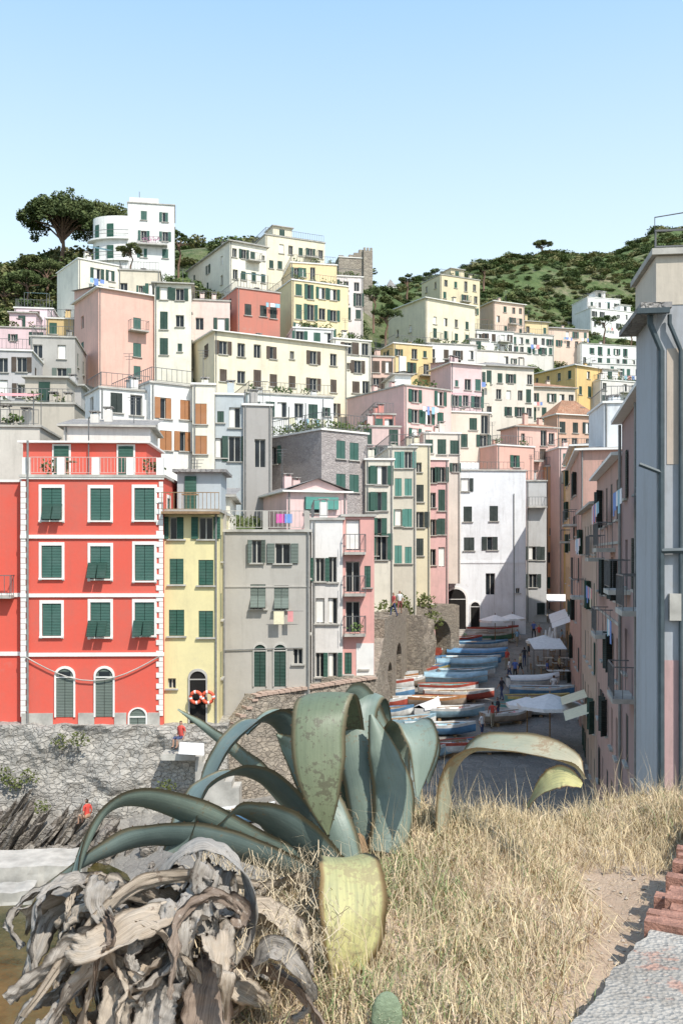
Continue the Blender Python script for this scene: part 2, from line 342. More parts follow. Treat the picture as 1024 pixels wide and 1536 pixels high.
for a,c in ((33,80),(118,142),(172,190),(222,240)):
    b.fb('plinth',conc,O,d,n,max(.0,Uu(b,a)),Uu(b,c) ,b.zb-1.5,b.zb+.4,.004,.06)
rpts=[]
for i in range(13):
    t=i/12; u=Uu(b,40+200*t); z=Zz(b,985+36*math.sin(math.pi*t)); q=O+d*u+n*.15; rpts.append(Vector((q.x,q.y,z)))
b.tube('slung_cable',conc,rpts,.03,5)
q=O+d*.32+n*.1; b.tube('downpipe',pipe_m,[(q.x,q.y,b.zb-1),(q.x,q.y,b.z1+1.8)],.055,6)
for u0 in (0,1.7,3.4,5.1,b.s-.35): b.fb('terrace_piers',trimw,O,d,n,u0,u0+.35,b.z1+.14,b.z1+1.0,-.35,-.05)
pinkm=simple('painted_rail',(.6,.36,.32),.6,.1,4,0)
railing(b,O,d,n,.35,b.s-.35,b.z1+.14,.9,-.2,.17,pinkm,'terrace_railing')
b.fb('penthouse',b.wm,O,d,b.d2,-.6,b.s-1.2,b.z1+.14,b.z1+1.95,2.2,7); b.fb('penthouse_roof',trimw,O,d,b.d2,-.8,b.s-1.0,b.z1+1.95,b.z1+2.05,1.9,7.2)
for u in (.9,4.2): b.fb('penthouse_door_trim',trimw,O,d,b.d2,u,u+.95,b.z1+.14,b.z1+1.9,2.15,2.19);b.fb('penthouse_door',G1,O,d,b.d2,u+.1,u+.85,b.z1+.14,b.z1+1.8,2.1,2.14)
q=b.rp(2.8,2,b.z1); b.tube('mast',metal,[q,q+UP*3.2],.035,5); b.tube('mast',metal,[q+UP*2.0+Vector((-1.5,0,0)),q+UP*2+Vector((2.5,0,0))],.02,4)
b.fb('terrace_table',wood,O,d,b.d2,1.6,2.4,b.z1+.85,b.z1+.9,.7,1.3); b.fb('terrace_table',wood,O,d,b.d2,1.95,2.05,b.z1+.14,b.z1+.85,.95,1.05)
for k in (6.1,6.6,1.1): b.clump('planter',greenA,b.rp(k,.7,b.z1+.6),(.4,.3,.4),60,.1)
b.fb('west_wing',b.wm,O,d,b.d2,-5,-.02,b.zb-1.5,b.z1-.2,.5,7)
for py in (893,982): z=Zz(b,py); b.fb('string_course',trimw,O,d,b.d2,-5,-.06,z-.1,z+.1,.42,.497)
b.fb('wing_coping',trimw,O,d,b.d2,-5,-.06,b.z1-.2,b.z1-.08,.42,7)
balcony(b,O+b.d2*.5,d,n,-1.3,Zz(b,893),1.6,.6)
b.build()
# ---- yellow house
b=house('yellow_house',None,246,328,46.6,2,768,1088,yel,([265,309],[858,935],'c'),w=.75,h=1.35,sh=G1,clut=False,dep=1.5,D=6,dirt=.3,extra=[(265,792,.7,1.1,'h'),(309,792,.7,1.1,'o'),(258,1025,.4,.5,'w')])
O,d,n=b.C,b.d1,b.n1
archdoor(b,O,d,n,Uu(b,297),b.zb+.1,.8,2.6,conc,dark)
b.fb('upper_room',plaster(blg),O,d,b.d2,.3,2.6,b.z1+.14,b.z1+2.2,2.6,5.9)
b.fb('upper_room_roof',slate,O,d,b.d2,.1,2.9,b.z1+2.2,b.z1+2.35,2.2,6)
b.fb('upper_door',G1,O,d,b.d2,.7,1.3,b.z1+.14,b.z1+2.0,2.5,2.59)
b.fb('balcony_slab',wood,O,d,n,-.02,b.s+.1,b.z1-.12,b.z1-.0,.13,.8); railing(b,O,d,n,.0,b.s+.1,b.z1,.95,.75,.2,wood,'wooden_railing')
b.fb('terrace_table',wood,O,d,b.d2,.8,1.6,b.z1+.9,b.z1+.95,.5,1.1); 
q=O+d*(b.s-.12)+n*.08; b.tube('downpipe',pipe_m,[(q.x,q.y,b.zb-1),(q.x,q.y,b.z1)],.05,6)
b.build()
# ---- grey house
b=house('grey_house',None,331,465,49,3,798,1075,(.45,.425,.385),([387,422],[896],'a'),w=.8,h=1.35,sh=GY,clut=False,dep=4,D=7,extra=[(385,827,.55,1.2,'p'),(424,830,.8,1.05,'o'),(447,985,.5,.8,'w')])
O,d,n=b.C,b.d1,b.n1
for px in (390,420): archdoor(b,O,d,n,Uu(b,px),Zz(b,1030),.62,2.2,plaster((.5,.48,.44)),G2)
railing(b,O,d,n,.1,b.s-.1,b.z1+.14,1.0,-.1,.22,conc,'terrace_railing')
for u in (0,2.2,b.s-.3): b.fb('terrace_piers',b.wm,O,d,n,u,u+.28,b.z1+.14,b.z1+1.1,-.3,-.0)
for py in (880,): b.fb('string_course',b.wm,O,d,n,0,b.s,Zz(b,py)-.04,Zz(b,py)+.04,.003,.04)
laundry(b,O,d,n,Uu(b,408),Uu(b,455),Zz(b,916),.5)
for px in (336,462): q=O+d*Uu(b,px)+n*.08; b.tube('downpipe',pipe_m,[(q.x,q.y,b.zb-3),(q.x,q.y,b.z1)],.055,6)
b.tube('waste_pipe',pipe_m,[(O+d*.1+n*.08)+UP*Zz(b,975),(O+d*(b.s-.4)+n*.08)+UP*Zz(b,972)],.03,5)
b.clump('terrace_plants',greenA,b.rp(1.3,.6,b.z1+.6),(.9,.3,.4),120,.1)
for c in ((.6,.1,.35),(.15,.3,.6)): 
    m_=simple('plastic_chair',c,.5,.1,4,0); u=R.uniform(2.2,3.6); b.fb('chair_seat%.1f'%u,m_,O,d,b.d2,u,u+.45,b.z1+.5,b.z1+.56,.6,1.1); b.fb('chair_back%.1f'%u,m_,O,d,b.d2,u,u+.45,b.z1+.56,b.z1+1.0,1.05,1.1)
b.build()
# ---- white and pink loggia house
b=house('white_house',None,467,514,52,3,780,1020,(.76,.73,.7),([480,499],[855,917,998],'ow'),w=.5,h=1.4,sh=G1,dep=5,D=8,roof='f',trim=False); b.build()
b=house('pink_loggia_house',None,514,561,52.2,3,775,1020,(.72,.38,.34),None,w=.7,h=1.9,dep=5,D=8,clut=False,sh=G1,
  extra=[(529,802,.8,1.7,'d'),(529,865,.8,1.7,'d'),(529,925,.8,1.7,'d'),(551,865,.35,1.2,'c'),(522,995,.4,1.2,'c'),(545,990,.4,1,'c')])
O,d,n=b.C,b.d1,b.n1
for py in (828,890,950): balcony(b,O,d,n,.65,Zz(b,py),1.2,.5)
b.fb('ground_storey',white,O,d,n,.75,b.s-.02,b.zb-2,Zz(b,965),.003,.03)
b.clump('balcony_plants',greenB,b.rp(.7,-.5,Zz(b,940)),(.5,.2,.25),60,.08)
b.build()
b=house('pink_gable_house',352,430,520,60,18,738,830,(.76,.54,.52),None,None,roof='g',clut=True,dep=8,rise=.8,extra=[(470,758,1.2,.9,'w')],D=8)
b.fb('green_blind',shut((.1,.36,.3)),b.C,b.d1,b.n1,1.2,3.4,b.z1-1.1,b.z1-.3,.02,.3); b.build()
H=house
specs=[
('cream_house',None,228,345,52,4,745,830,crl,(3,[765]),None,dict(roof='s',dep=3)),
('low_concrete_building',None,-20,112,66,5,605,720,(.5,.45,.38),None,None,dict(roof='f',dep=10,D=10)),
('low_concrete_building',None,-40,60,58,5,640,720,(.6,.56,.5),None,None,dict(roof='f',dep=10,D=6)),
('grey_house',None,36,122,74,5,578,640,(.46,.44,.42),([75,96],[598]),None,dict(roof='s',dep=8)),
('white_house',128,150,228,63,30,582,720,wht,([175,205],[603,650]),(1,[603]),dict(roof='f',dep=6)),
('white_house',165,226,292,64,34,574,720,wht,([249,278],[610,658],'ch'),([195],[600,650]),dict(roof='f',sh=OR,dep=8)),
('white_house',None,96,226,57,6,640,720,(.72,.68,.63),([160],[655]),None,dict(roof='s',dep=8,D=5)),
('cream_house',None,289,322,65,8,577,740,crl,([301],[620,668],'ch'),None,dict(roof='f',sh=OR,dep=6)),
('blue_grey_house',None,319,366,66,8,592,745,blg,([331,352],[625,672]),None,dict(roof='f',dep=6)),
('grey_plaster_house',None,365,408,66,10,608,745,(.38,.36,.34),([375,390],[680]),None,dict(roof='f',dep=6,sh=DK)),
('white_house',345,372,500,82,18,590,640,wht,(6,[612]),None,dict(roof='f',dep=7)),
('peach_terrace_house',270,322,520,96,28,497,620,crm,([335,362,386,410,438,470,500],[520,562,600]),(2,[520,560]),dict(roof='h',lam=plaster(pch),dep=7,rise=1.2)),
('pink_house',112,148,233,96,34,432,580,(.75,.46,.38),([206],[440,478,518,552],'c'),([124],[468,510,550]),dict(roof='s',dep=8,sh=G3)),
('cream_house',None,232,287,99,8,425,575,crl,([246,270],[440,480,520]),None,dict(roof='h',dep=8,sh=G2)),
('stone_house',None,46,113,90,8,505,610,(.42,.4,.37),([57,93],[526,560]),None,dict(roof='f',dep=8,sh=GY)),
('grey_house',None,-30,48,84,8,525,620,(.5,.48,.48),([5,33],[546,585]),None,dict(roof='f',dep=8,sh=BR)),
('lilac_house',None,-30,80,106,8,490,560,lil,([20,55],[505]),None,dict(roof='f',dep=8)),
('lilac_house',None,22,80,112,8,462,520,(.76,.6,.64),([55],[474]),None,dict(roof='f',dep=6)),
('ochre_house',None,70,113,104,8,478,540,(.6,.44,.22),([80],[492]),None,dict(roof='f',dep=6)),
('red_house',330,356,420,107,26,432,500,brk,([372,395,410],[440,462],'c'),(1,[450]),dict(roof='f',dep=8,lam=plaster((.72,.45,.42)))),
('pink_house',None,284,345,103,10,450,520,(.76,.59,.53),(2,[465,485]),None,dict(roof='f',dep=8)),
('cream_house',86,118,182,116,36,388,470,crl,([146,168],[405,430]),None,dict(roof='f',dep=8)),
('white_terrace_house',None,178,240,112,8,405,450,(.7,.63,.5),(3,[415,432]),None,dict(roof='f',dep=6)),
('pale_house',282,345,400,126,30,362,440,crl,(4,[378,410]),(3,[382,412]),dict(roof='h',dep=8,rise=1.2)),
('cream_house',365,398,487,134,24,352,420,crm,(6,[370,395]),None,dict(roof='f',dep=10)),
('yellow_house',None,436,505,122,12,394,440,ylo,(5,[408]),None,dict(roof='f',dep=8)),
('yellow_house',390,438,522,114,24,420,520,(.79,.66,.40),([448,466,483,500],[434,466,495]),None,dict(roof='f',dep=8,sh=G1)),
('white_house',None,497,544,126,10,414,500,(.75,.68,.66),(3,[428,448,470]),None,dict(roof='f',dep=8)),
('white_house',None,440,500,106,12,492,540,wht,(4,[505]),None,dict(roof='f',dep=6)),
('cream_house',474,500,556,106,20,508,620,crl,(4,[520,548,578]),(1,[520]),dict(roof='f',dep=8,sh=BR)),
('cream_house',None,556,590,112,10,535,600,(.72,.5,.42),(2,[550,575]),None,dict(roof='f',dep=8)),
('yellow_house',570,590,648,118,20,515,580,(.74,.56,.28),(3,[528,550]),(1,[530]),dict(roof='f',dep=8)),
('cream_house',582,638,712,150,32,447,560,crm,([652,668,684,700],[478,498,520]),([596,615],[485]),dict(roof='h',dep=8,rise=1.0,sh=G2)),
('yellow_house',632,660,719,172,26,412,470,(.72,.62,.42),(4,[424,442,460]),(2,[424]),dict(roof='f',dep=8)),
('peach_house',718,740,786,180,24,452,500,(.72,.54,.43),(4,[462,478,494]),None,dict(roof='h',dep=8)),
('white_house',None,712,770,160,14,495,530,wht,(5,[505,520]),None,dict(roof='f',dep=8)),
('white_house',None,765,830,172,14,500,540,(.72,.68,.62),(6,[510,524]),None,dict(roof='f',dep=8)),
('yellow_house',None,785,822,185,14,482,520,ylo,(3,[494,506]),None,dict(roof='h',dep=8)),
('peach_house',None,820,882,190,14,492,530,(.74,.56,.46),(5,[500,514]),None,dict(roof='h',dep=8)),
('white_house',None,870,955,190,14,515,560,wht,(7,[525,540]),None,dict(roof='f',dep=8)),
('pale_house',None,700,790,140,14,525,570,(.75,.7,.64),(7,[538,556]),None,dict(roof='f',dep=8)),
('white_house',None,640,715,135,12,515,560,(.78,.74,.7),(4,[530,545]),None,dict(roof='f',dep=8)),
('orange_villa',797,862,928,150,32,548,610,(.72,.5,.22),(5,[560,585]),(4,[560,585]),dict(roof='h',dep=8,sh=G2)),
('pink_house',645,676,722,112,22,545,640,(.74,.54,.54),(3,[575,600]),None,dict(roof='s',dep=8)),
('cream_house',None,712,800,122,14,548,640,(.74,.67,.58),(6,[565,590,615]),None,dict(roof='h',dep=8)),
('pale_house',None,780,862,130,12,580,640,(.72,.62,.52),(6,[595,620]),None,dict(roof='t',dep=8)),
('white_house',880,900,958,150,18,570,640,(.74,.7,.66),(4,[580,600]),None,dict(roof='f',dep=8)),
('white_house',None,885,960,172,12,545,590,(.7,.68,.66),(6,[556,572]),None,dict(roof='f',dep=8)),
('pink_house',520,606,676,93,34,578,690,(.77,.51,.47),([622,642,660],[592,622,652]),None,dict(roof='f',dep=9,sh=G1,lam=plaster((.79,.52,.43)))),
('cream_house',None,672,735,100,14,618,690,(.74,.62,.52),(4,[635,660]),None,dict(roof='f',dep=8)),
('chapel',None,592,616,100,10,562,600,wht,None,None,dict(roof='g',dep=5,clut=False,D=5)),
('peach_house',690,745,800,98,26,668,730,(.68,.40,.33),(3,[690,715]),None,dict(roof='f',dep=9)),
('pink_house',750,775,835,108,20,640,700,(.72,.46,.39),(4,[655,680]),None,dict(roof='t',dep=9)),
('terracotta_house',815,835,890,116,18,622,700,(.66,.42,.31),(3,[640,665]),None,dict(roof='t',dep=9,rise=2)),
('pink_house',None,838,892,105,6,672,760,(.72,.5,.45),(3,[690,715,740]),None,dict(roof='f',dep=12)),
('orange_house',None,818,850,108,0,700,900,(.6,.32,.17),(2,'auto'),None,dict(roof='f',dep=5)),
('ochre_house',None,848,872,104,0,706,900,(.66,.45,.2),(1,'auto'),None,dict(roof='f',dep=5)),
('pink_house',None,868,912,100,0,700,860,(.58,.31,.24),(2,'auto'),None,dict(roof='t',dep=5)),
('white_house',None,905,965,60,-4,605,760,(.7,.72,.74),None,None,dict(roof='f',dep=5,D=5,dirt=.8)),
('grey_stone_house',402,482,551,68,38,645,800,stone('stone_wall',(.34,.3,.29),(.48,.43,.41),(.42,.38,.36),3.4,.05,.6),([511,531],[672,722],'c'),([412],[672]),dict(roof='f',dep=4,sh=G3,lam=plaster((.4,.38,.37)),clut=False)),
('cream_house',None,548,590,70,4,690,900,(.7,.65,.55),([558,572],[712,752,790,820]),None,dict(roof='f',dep=6,D=12,sh=G1)),
('ochre_house',None,583,624,74,6,672,900,(.62,.57,.48),([597,612],[690,730,776,832],'oc'),None,dict(roof='f',dep=7,sh=TQ,D=12,w=.6)),
('cream_house',None,618,645,79,6,668,900,(.7,.62,.45),([628],[700,740,780,820]),None,dict(roof='f',dep=7,sh=DK,D=12)),
('pink_house',None,638,672,84,6,690,900,(.7,.43,.41),([648,662],[712,750,790,835]),None,dict(roof='f',dep=8,D=12,w=.65,sh=G2)),
('pink_house',None,540,600,82,8,640,720,(.66,.48,.45),(3,[655,680]),None,dict(roof='f',dep=14)),
('red_house',None,560,592,86,8,622,700,(.6,.24,.2),(2,[640]),None,dict(roof='f',dep=6)),
('cream_house',None,635,690,90,8,650,720,(.7,.62,.54),(3,[670,700]),None,dict(roof='f',dep=10)),
('hill_villa',862,885,968,228,20,462,500,wht,(7,[470,485]),None,dict(roof='f',dep=10)),
('hill_villa',None,880,930,236,14,446,480,wht,(4,[456]),None,dict(roof='f',dep=10)),
]
for a in specs:
    nm,xL,xC,xR,Y,th,yt,yb,col,Rw,Lw,kw=a
    if Y>120: kw=dict(w=.72,h=1.3,**kw)
    bb=H(nm,xL,xC,xR,Y,th,yt,yb,col,Rw,Lw,**kw)
    if nm=='grey_stone_house':
        for _ in range(22): bb.clump('roof_garden',greenA if _%3 else greenA,bb.rp(R.uniform(0,bb.s),R.uniform(0,bb.t),bb.z1+.6),(.7,.6,.5),60,.12)
        railing(bb,bb.C,bb.d2,bb.n2,0,bb.t,bb.z1+.14,1.2,-.05,.3); railing(bb,bb.C,bb.d1,bb.n1,0,bb.s,bb.z1+.14,1.2,-.05,.3)
        for k in range(4):
            q=bb.rp(.3,bb.t*k/3.2+.2,bb.z1+.1); bb.tube('pergola',metal,[q,q+UP*2.2],.04,4)
    if nm=='chapel': 
        bb.fb('bellcote',white,bb.C,bb.d1,bb.d2,bb.s/2-.35,bb.s/2+.35,bb.z1+.3,bb.z1+2,0.01,.6)
    bb.build()
# white harbour house
b=H('white_harbour_house',None,668,788,92,4,706,952,(.78,.79,.81),None,None,roof='f',dep=3,D=12,sh=DK,clut=False,
  extra=[(697,727,.8,1.3,'o'),(701,771,.85,1.5,'c'),(740,770,.85,1.5,'c'),(703,816,1.05,1.3,'c'),(738,815,1.05,1.3,'h'),(735,876,.95,2.1,'d'),(776,886,.4,.5,'w')])
O,d,n=b.C,b.d1,b.n1
archdoor(b,O,d,n,Uu(b,683),b.zb+.3,2.0,4.2,white,dark); archdoor(b,O,d,n,Uu(b,712),b.zb+.6,.9,2.6,white,wood)
for px,pz in ((770,740),(672,840)): q=O+d*Uu(b,px)+n*.08; b.tube('downpipe',pipe_m,[(q.x,q.y,b.zb),(q.x,q.y,Zz(b,pz))],.05,5)
railing(b,O,d,n,.1,b.s-.1,b.z1+.14,.8,-.3,.4); b.fb('string_course',b.wm,O,d,n,0,b.s,Zz(b,700+145),Zz(b,842),.004,.06)
b.fb('roof_hut',b.wm,O,d,b.d2,2.2,4.2,b.z1+.14,b.z1+1.2,4,6)
b.build()
b=H('shaded_side_house',None,789,819,99,0,722,950,(.5,.49,.48),(2,'auto','co'),None,roof='f',dep=3,D=10,sh=DK)  # white house's street side; grey is its cast shade painted into the wall
balcony(b,b.C,b.d1,b.n1,b.s/2,Zz(b,760),b.s*.9)
b.build()
# white tower house on the hilltop, with a broad bow-fronted wing
b=H('white_tower_house',None,192,262,130,10,304,405,wht,([216,248],[322,352,378],'ccoh'),None,roof='f',dep=8,D=7,sh=G3,clut=False)
b.fb('stair_turret',b.wm,b.C,b.d1,b.d2,.2,4.2,b.z1+.14,b.z1+1.0,.5,5)
c=b.C+b.d1*.1+b.d2*2.6; zt=(HY-324)/F*130; ring=[]
def RG(k,a): return c+b.d1*(5.0*k*math.cos(a))+b.d2*(2.7*k*math.sin(a))
AN=[math.radians(175+95*i/16) for i in range(17)]
ring=[RG(1,a) for a in AN]
for i in range(16):
    p,q=ring[i],ring[i+1]; b.poly('bow_wing',b.wm,[p+UP*(b.zb-8),q+UP*(b.zb-8),q+UP*zt,p+UP*zt])
b.poly('bow_wing_roof',trimw,[p+UP*zt for p in ring]+[c+UP*zt,c+b.d2*3+UP*zt,c-b.d1*5+b.d2*3+UP*zt])
b.fb('wing_block',b.wm,b.C,b.d1,b.d2,-4.85,-.0,b.zb-8,zt-.01,2.6,6.5)
for zz in (zt-3.1,zt-6.1):
    big=[RG(1.16,a) for a in AN]
    for i in range(16):
        p,q,r,s_=[Vector((k.x,k.y,0)) for k in (ring[i],ring[i+1],big[i+1],big[i])]
        b.hexa('curved_balcony',white,[v+UP*(zz-.2) for v in (p,q,r,s_)]+[v+UP*zz for v in (p,q,r,s_)])
    b.tube('curved_rail',metal,[Vector((p.x,p.y,zz+1)) for p in big],.04,4); b.tube('curved_rail',metal,[Vector((p.x,p.y,zz+.5)) for p in big],.03,4)
    for ai in (5,10):
        a=AN[ai]; p,q=RG(1.01,a),RG(1.01,AN[ai+2]); b.hexa('balcony_doors',G1,[Vector((k.x,k.y,z_)) for z_ in (zz+.02,zz+2.0) for k in (p,q,q+(q-c)*.01,p+(p-c)*.01)])
balcony(b,b.C,b.d1,b.n1,3.4,(HY-366)/F*130,4); b.clump('oleander',simple('pink_flowers',(.55,.25,.38),.8,.3,3,0),b.rp(3.3,-.7,(HY-360)/F*130),(1.5,.3,.5),80,.12)
q=b.rp(1.5,2,b.z1+1); b.tube('aerial',metal,[q,q+UP*1.4],.04,4)
b.build()
# castle ruin
cs=stone('castle_stone',(.28,.24,.2),(.4,.35,.28),(.33,.29,.24),1.2,.05,.8)
b=H('castle_tower',None,508,546,165,10,386,440,cs,None,None,roof='f',dep=10,D=8,clut=False)
b.fb('corner_turret',cs,b.C,b.d1,b.d2,b.s-.2,b.s+1.4,b.zb-8,(HY-375)/F*165,-.6,1.4)
for k in range(3): b.fb('merlon',cs,b.C,b.d1,b.d2,b.s-.2+k*.6,b.s+.15+k*.6,(HY-375)/F*165,(HY-373)/F*165+.3,-.6,-.2)
for k,hh in enumerate((.4,.2,.6,1.0,1.6)): b.fb('broken_wall',cs,b.C,b.d1,b.d2,b.s*k/5,b.s*(k+1)/5,b.z1,b.z1+hh,0,.8)
b.build()
b=H('bell_tower',None,581,590,190,10,432,450,crl,None,None,roof='h',dep=10,D=1.5,clut=False,rise=2.0); b.build()
# ---- right-hand row (facing the slipway)
TH=-11.3
def LX(Y): return 8.1+.2*(Y-24)
def rrow(name,Y0,Y1,ztop,col,cols,sh,off=0,zb=-9,**kw):
    X=LX(Y0)+off; px=512+F*X/Y0; Xf=LX(Y1)+off; pxl=512+F*Xf/Y1
    k=dict(w=.85,h=1.6,dirt=.85)
    return H(name,pxl,px,px+12/Y0*F,Y0,TH,0,HY-zb*F/Y0,col,(3,'auto'),(cols,'auto','chowcpwd'),zt=ztop,sh=sh,roof='h',dep=5,ctrl=False,rise=1.0,**k,**kw)
dkp=simple('dark_pipe',(.06,.08,.09),.5,.2,4,0)
A=H('blue_grey_house',None,984,1120,21,-7,384,1250,(.40,.42,.45),None,None,D=2.4,roof='f',dep=3,clut=False,ctrl=False,dirt=.85)
zc=(HY-468)/F*21
A.fb('upper_render',plaster((.60,.53,.44),.6),A.C,A.d1,A.d2,-.015,A.s,zc+.15,A.z1-.01,-.015,2.42)
A.fb('lower_eaves',slate,A.C,A.d1,A.d2,-.42,.25,zc,zc+.12,-.4,2.4); A.fb('gutter',dkp,A.C,A.d1,A.d2,-.5,.2,zc-.12,zc-.003,-.42,-.3)
A.fb('tan_patch',plaster((.55,.46,.38),.7),A.C,A.d1,A.n1,.22,.62,2.0,4.6,.004,.012); A.fb('pink_patch',plaster((.52,.34,.33),.8),A.C,A.d1,A.n1,.12,3,-9,-2.4,.004,.012)
for u,k in ((.08,.07),(.5,.05)): q=A.C+A.d1*u+A.n1*.1; A.tube('downpipe',dkp,[(q.x,q.y,-10),(q.x,q.y,zc-.9),(q.x-.25,q.y,zc-.3),(q.x-.25,q.y,zc-.1)],k,7)
A.tube('lead_pipe',dkp,[(A.C+A.d1*-.4+A.n1*.1)+UP*2.0,(A.C+A.d1*.08+A.n1*.12)+UP*1.8],.05,6); A.tube('lead_pipe',dkp,[(A.C+A.d1*.08+A.n1*.12)+UP*.05,(A.C+A.d1*3+A.n1*.12)+UP*.12],.07,6)
A.fb('electric_box',conc,A.C,A.d1,A.n1,.25,.5,-1.5,-.9,.013,.16)
railing(A,A.C,A.d1,A.n1,.0,A.s,A.z1+.14,.5,-.15,.5)
q=A.rp(0,.2,A.z1+.14); A.tube('line_post',metal,[q,q+UP*.8,q+UP*1.0+Vector((1.2,0,0))],.015,4)
A.build()
Bb=rrow('plum_house',23.8,33,4.6,(.33,.23,.22),3,DK,zb=-9)
Bb.fb('grey_render',plaster((.30,.33,.35),.8),Bb.C,Bb.d2,Bb.n2,0,Bb.t*.3,0.2,4.5,.004,.014); Bb.fb('brick_red_render',plaster((.34,.12,.11),.8),Bb.C,Bb.d2,Bb.n2,.1,Bb.t*.55,-8,-2.4,.004,.014)
for u,z in ((6,-4.5),(7.5,-1.2),(3,-1.6)): balcony(Bb,Bb.C,Bb.d2,Bb.n2,u,z,2.0,.7)
laundry(Bb,Bb.C,Bb.d2,Bb.n2,3,6,1.9,.6); laundry(Bb,Bb.C,Bb.d2,Bb.n2,6.5,8.5,-2.2,.6)
for u in (.2,4.1,9.1): q=Bb.C+Bb.d2*u+Bb.n2*.1; Bb.tube('downpipe',dkp,[(q.x,q.y,-10),(q.x,q.y,4.5)],.055,6)
Bb.build()
Cc=rrow('rose_house',33.6,45,3.5,(.44,.29,.25),5,DK,zb=-10)
for u,z in ((4,-3.2),(8,-.2),(3,.2)): balcony(Cc,Cc.C,Cc.d2,Cc.n2,u,z,2.2,.7)
for z in (.4,-2.6): Cc.fb('string_course',conc,Cc.C,Cc.d2,Cc.n2,0,Cc.t,z-.05,z+.05,.004,.05)
laundry(Cc,Cc.C,Cc.d2,Cc.n2,2,6,2.0,.6); laundry(Cc,Cc.C,Cc.d2,Cc.n2,6,10,-1.5,.6); Cc.build()
Dd=rrow('sandstone_house',45.6,58,2.4,(.50,.37,.29),5,G2,zb=-11)
laundry(Dd,Dd.C,Dd.d2,Dd.n2,3,8,.8,.6); balcony(Dd,Dd.C,Dd.d2,Dd.n2,9,-2.5,2.4,.8)
for u in (1.5,6.5): Dd.poly('shop_awning',CL[3],[(lambda q:(q.x,q.y,z_))(Dd.C+Dd.d2*uu+Dd.n2*kk) for uu,kk,z_ in ((u,.02,-8),(u+3,.02,-8),(u+3,1.4,-8.5),(u,1.4,-8.5))])
Dd.build()
Ee=rrow('pink_house',60,74,6.6,(.55,.33,.27),5,DK,zb=-11); balcony(Ee,Ee.C,Ee.d2,Ee.n2,5,2,3); Ee.build()
Ff=rrow('ochre_house',75,95,8.6,(.56,.38,.22),6,G2,off=.3,zb=-9); balcony(Ff,Ff.C,Ff.d2,Ff.n2,4,1,3)
for u in (2,8,13): Ff.poly('shop_awning',CL[0],[(lambda q:(q.x,q.y,z_))(Ff.C+Ff.d2*uu+Ff.n2*kk) for uu,kk,z_ in ((u,.02,-5.6),(u+3.4,.02,-5.4),(u+3.4,1.6,-6),(u,1.6,-6.2))])
Ff.build()
# ---------------------------------------------------------------- terrain (RBF through surveyed points)
def zr(y): return -11.4+(y-57)*.097
def cp(px,py,Y): p=W(px,py,Y); CTRL.append((p.x,p.y,p.z))
for a in ((560,442,200),(620,432,240),(690,414,270),(760,390,300),(812,383,312),(850,386,312),(900,390,325),(930,378,430),(975,354,480),(1030,352,480),(1120,350,480),(1250,350,480),
          (700,450,225),(760,440,250),(850,440,260),(830,490,215),(950,470,260),(1000,430,330),(1080,430,330),(1000,500,240),(640,450,215),
          (-60,450,150),(0,432,150),(40,412,150),(85,392,148),(10,490,122),(-80,520,120),(60,450,135),(200,398,150),(300,372,152),(380,362,156),(450,375,168),(530,402,185),(110,400,140),
          (100,520,200),(300,480,210),(500,480,240),(650,520,380),(812,480,450),(1000,420,620),(1200,420,620),(-200,560,200)): cp(*a)
for x,y in ((6,60),(12,66),(9,75),(16,80),(14,90),(8,58),(20,98),(22,110)): CTRL.append((x,y,zr(y)-3.5))
for x,y,z in ((40,30,-6),(40,60,0),(45,90,6),(-30,56,-9),(-50,70,0),(-5,56,-12),(70,110,22),(30,120,-2)): CTRL.append((x,y,z))
P=np.array(CTRL); 
_,ui=np.unique(np.round(P[:,:2]/1.0),axis=0,return_index=True); P=P[ui]
N=len(P); Dm=np.hypot(P[:,None,0]-P[None,:,0],P[:,None,1]-P[None,:,1])
Am=np.zeros((N+3,N+3)); Am[:N,:N]=Dm-np.eye(N)*1.5; Am[:N,N]=1; Am[:N,N+1:N+3]=P[:,:2]; Am[N:,:N]=Am[:N,N:].T
sol=np.linalg.solve(Am,np.concatenate([P[:,2],[0,0,0]]))
def HG(x,y):
    x=np.asarray(x,float).ravel(); y=np.asarray(y,float).ravel(); o=np.zeros(len(x))
    for i in range(0,len(x),4000):
        xs,ys=x[i:i+4000],y[i:i+4000]
        o[i:i+4000]=np.hypot(xs[:,None]-P[None,:,0],ys[:,None]-P[None,:,1])@sol[:N]+sol[N]+sol[N+1]*xs+sol[N+2]*ys
    zone=(x>np.where(y<66,-2,1.5+(y-56)*.12))&(x<32)&(y<112)
    o=np.where(zone,np.minimum(o,zr(y)-1.2-.0*x),o)
    return o
def gridmesh(name,xs,ys,zf,mat,smooth=True):
    X,Y=np.meshgrid(xs,ys); Z=zf(X.ravel(),Y.ravel()); nx,ny=len(xs),len(ys)
    v=np.stack([X.ravel(),Y.ravel(),Z],1)
    i=np.arange(nx*ny).reshape(ny,nx); f=np.stack([i[:-1,:-1].ravel(),i[:-1,1:].ravel(),i[1:,1:].ravel(),i[1:,:-1].ravel()],1)
    me=bpy.data.meshes.new(name); me.from_pydata(v.tolist(),[],f.tolist()); me.materials.append(mat)
    me.polygons.foreach_set('use_smooth',[smooth]*len(me.polygons)); o=bpy.data.objects.new(name,me); sc.collection.objects.link(o); return o
m,nt,bs_=nodes('hazed_scrub'); v=mapped(nt,(1,1,1)); n1_=noi(nt,v,.06,8,.7); n2_=noi(nt,v,.5,7,.75)
c=ramp(nt,n1_,[(.38,(.10,.15,.05)),(.5,(.14,.18,.07)),(.62,(.30,.26,.17))]); c=mixc(nt,ramp(nt,n2_,[(.4,(0,0,0)),(.6,(.85,)*3)]),c,(.065,.105,.035))  # scrub greens lightened, distance haze painted into the colour
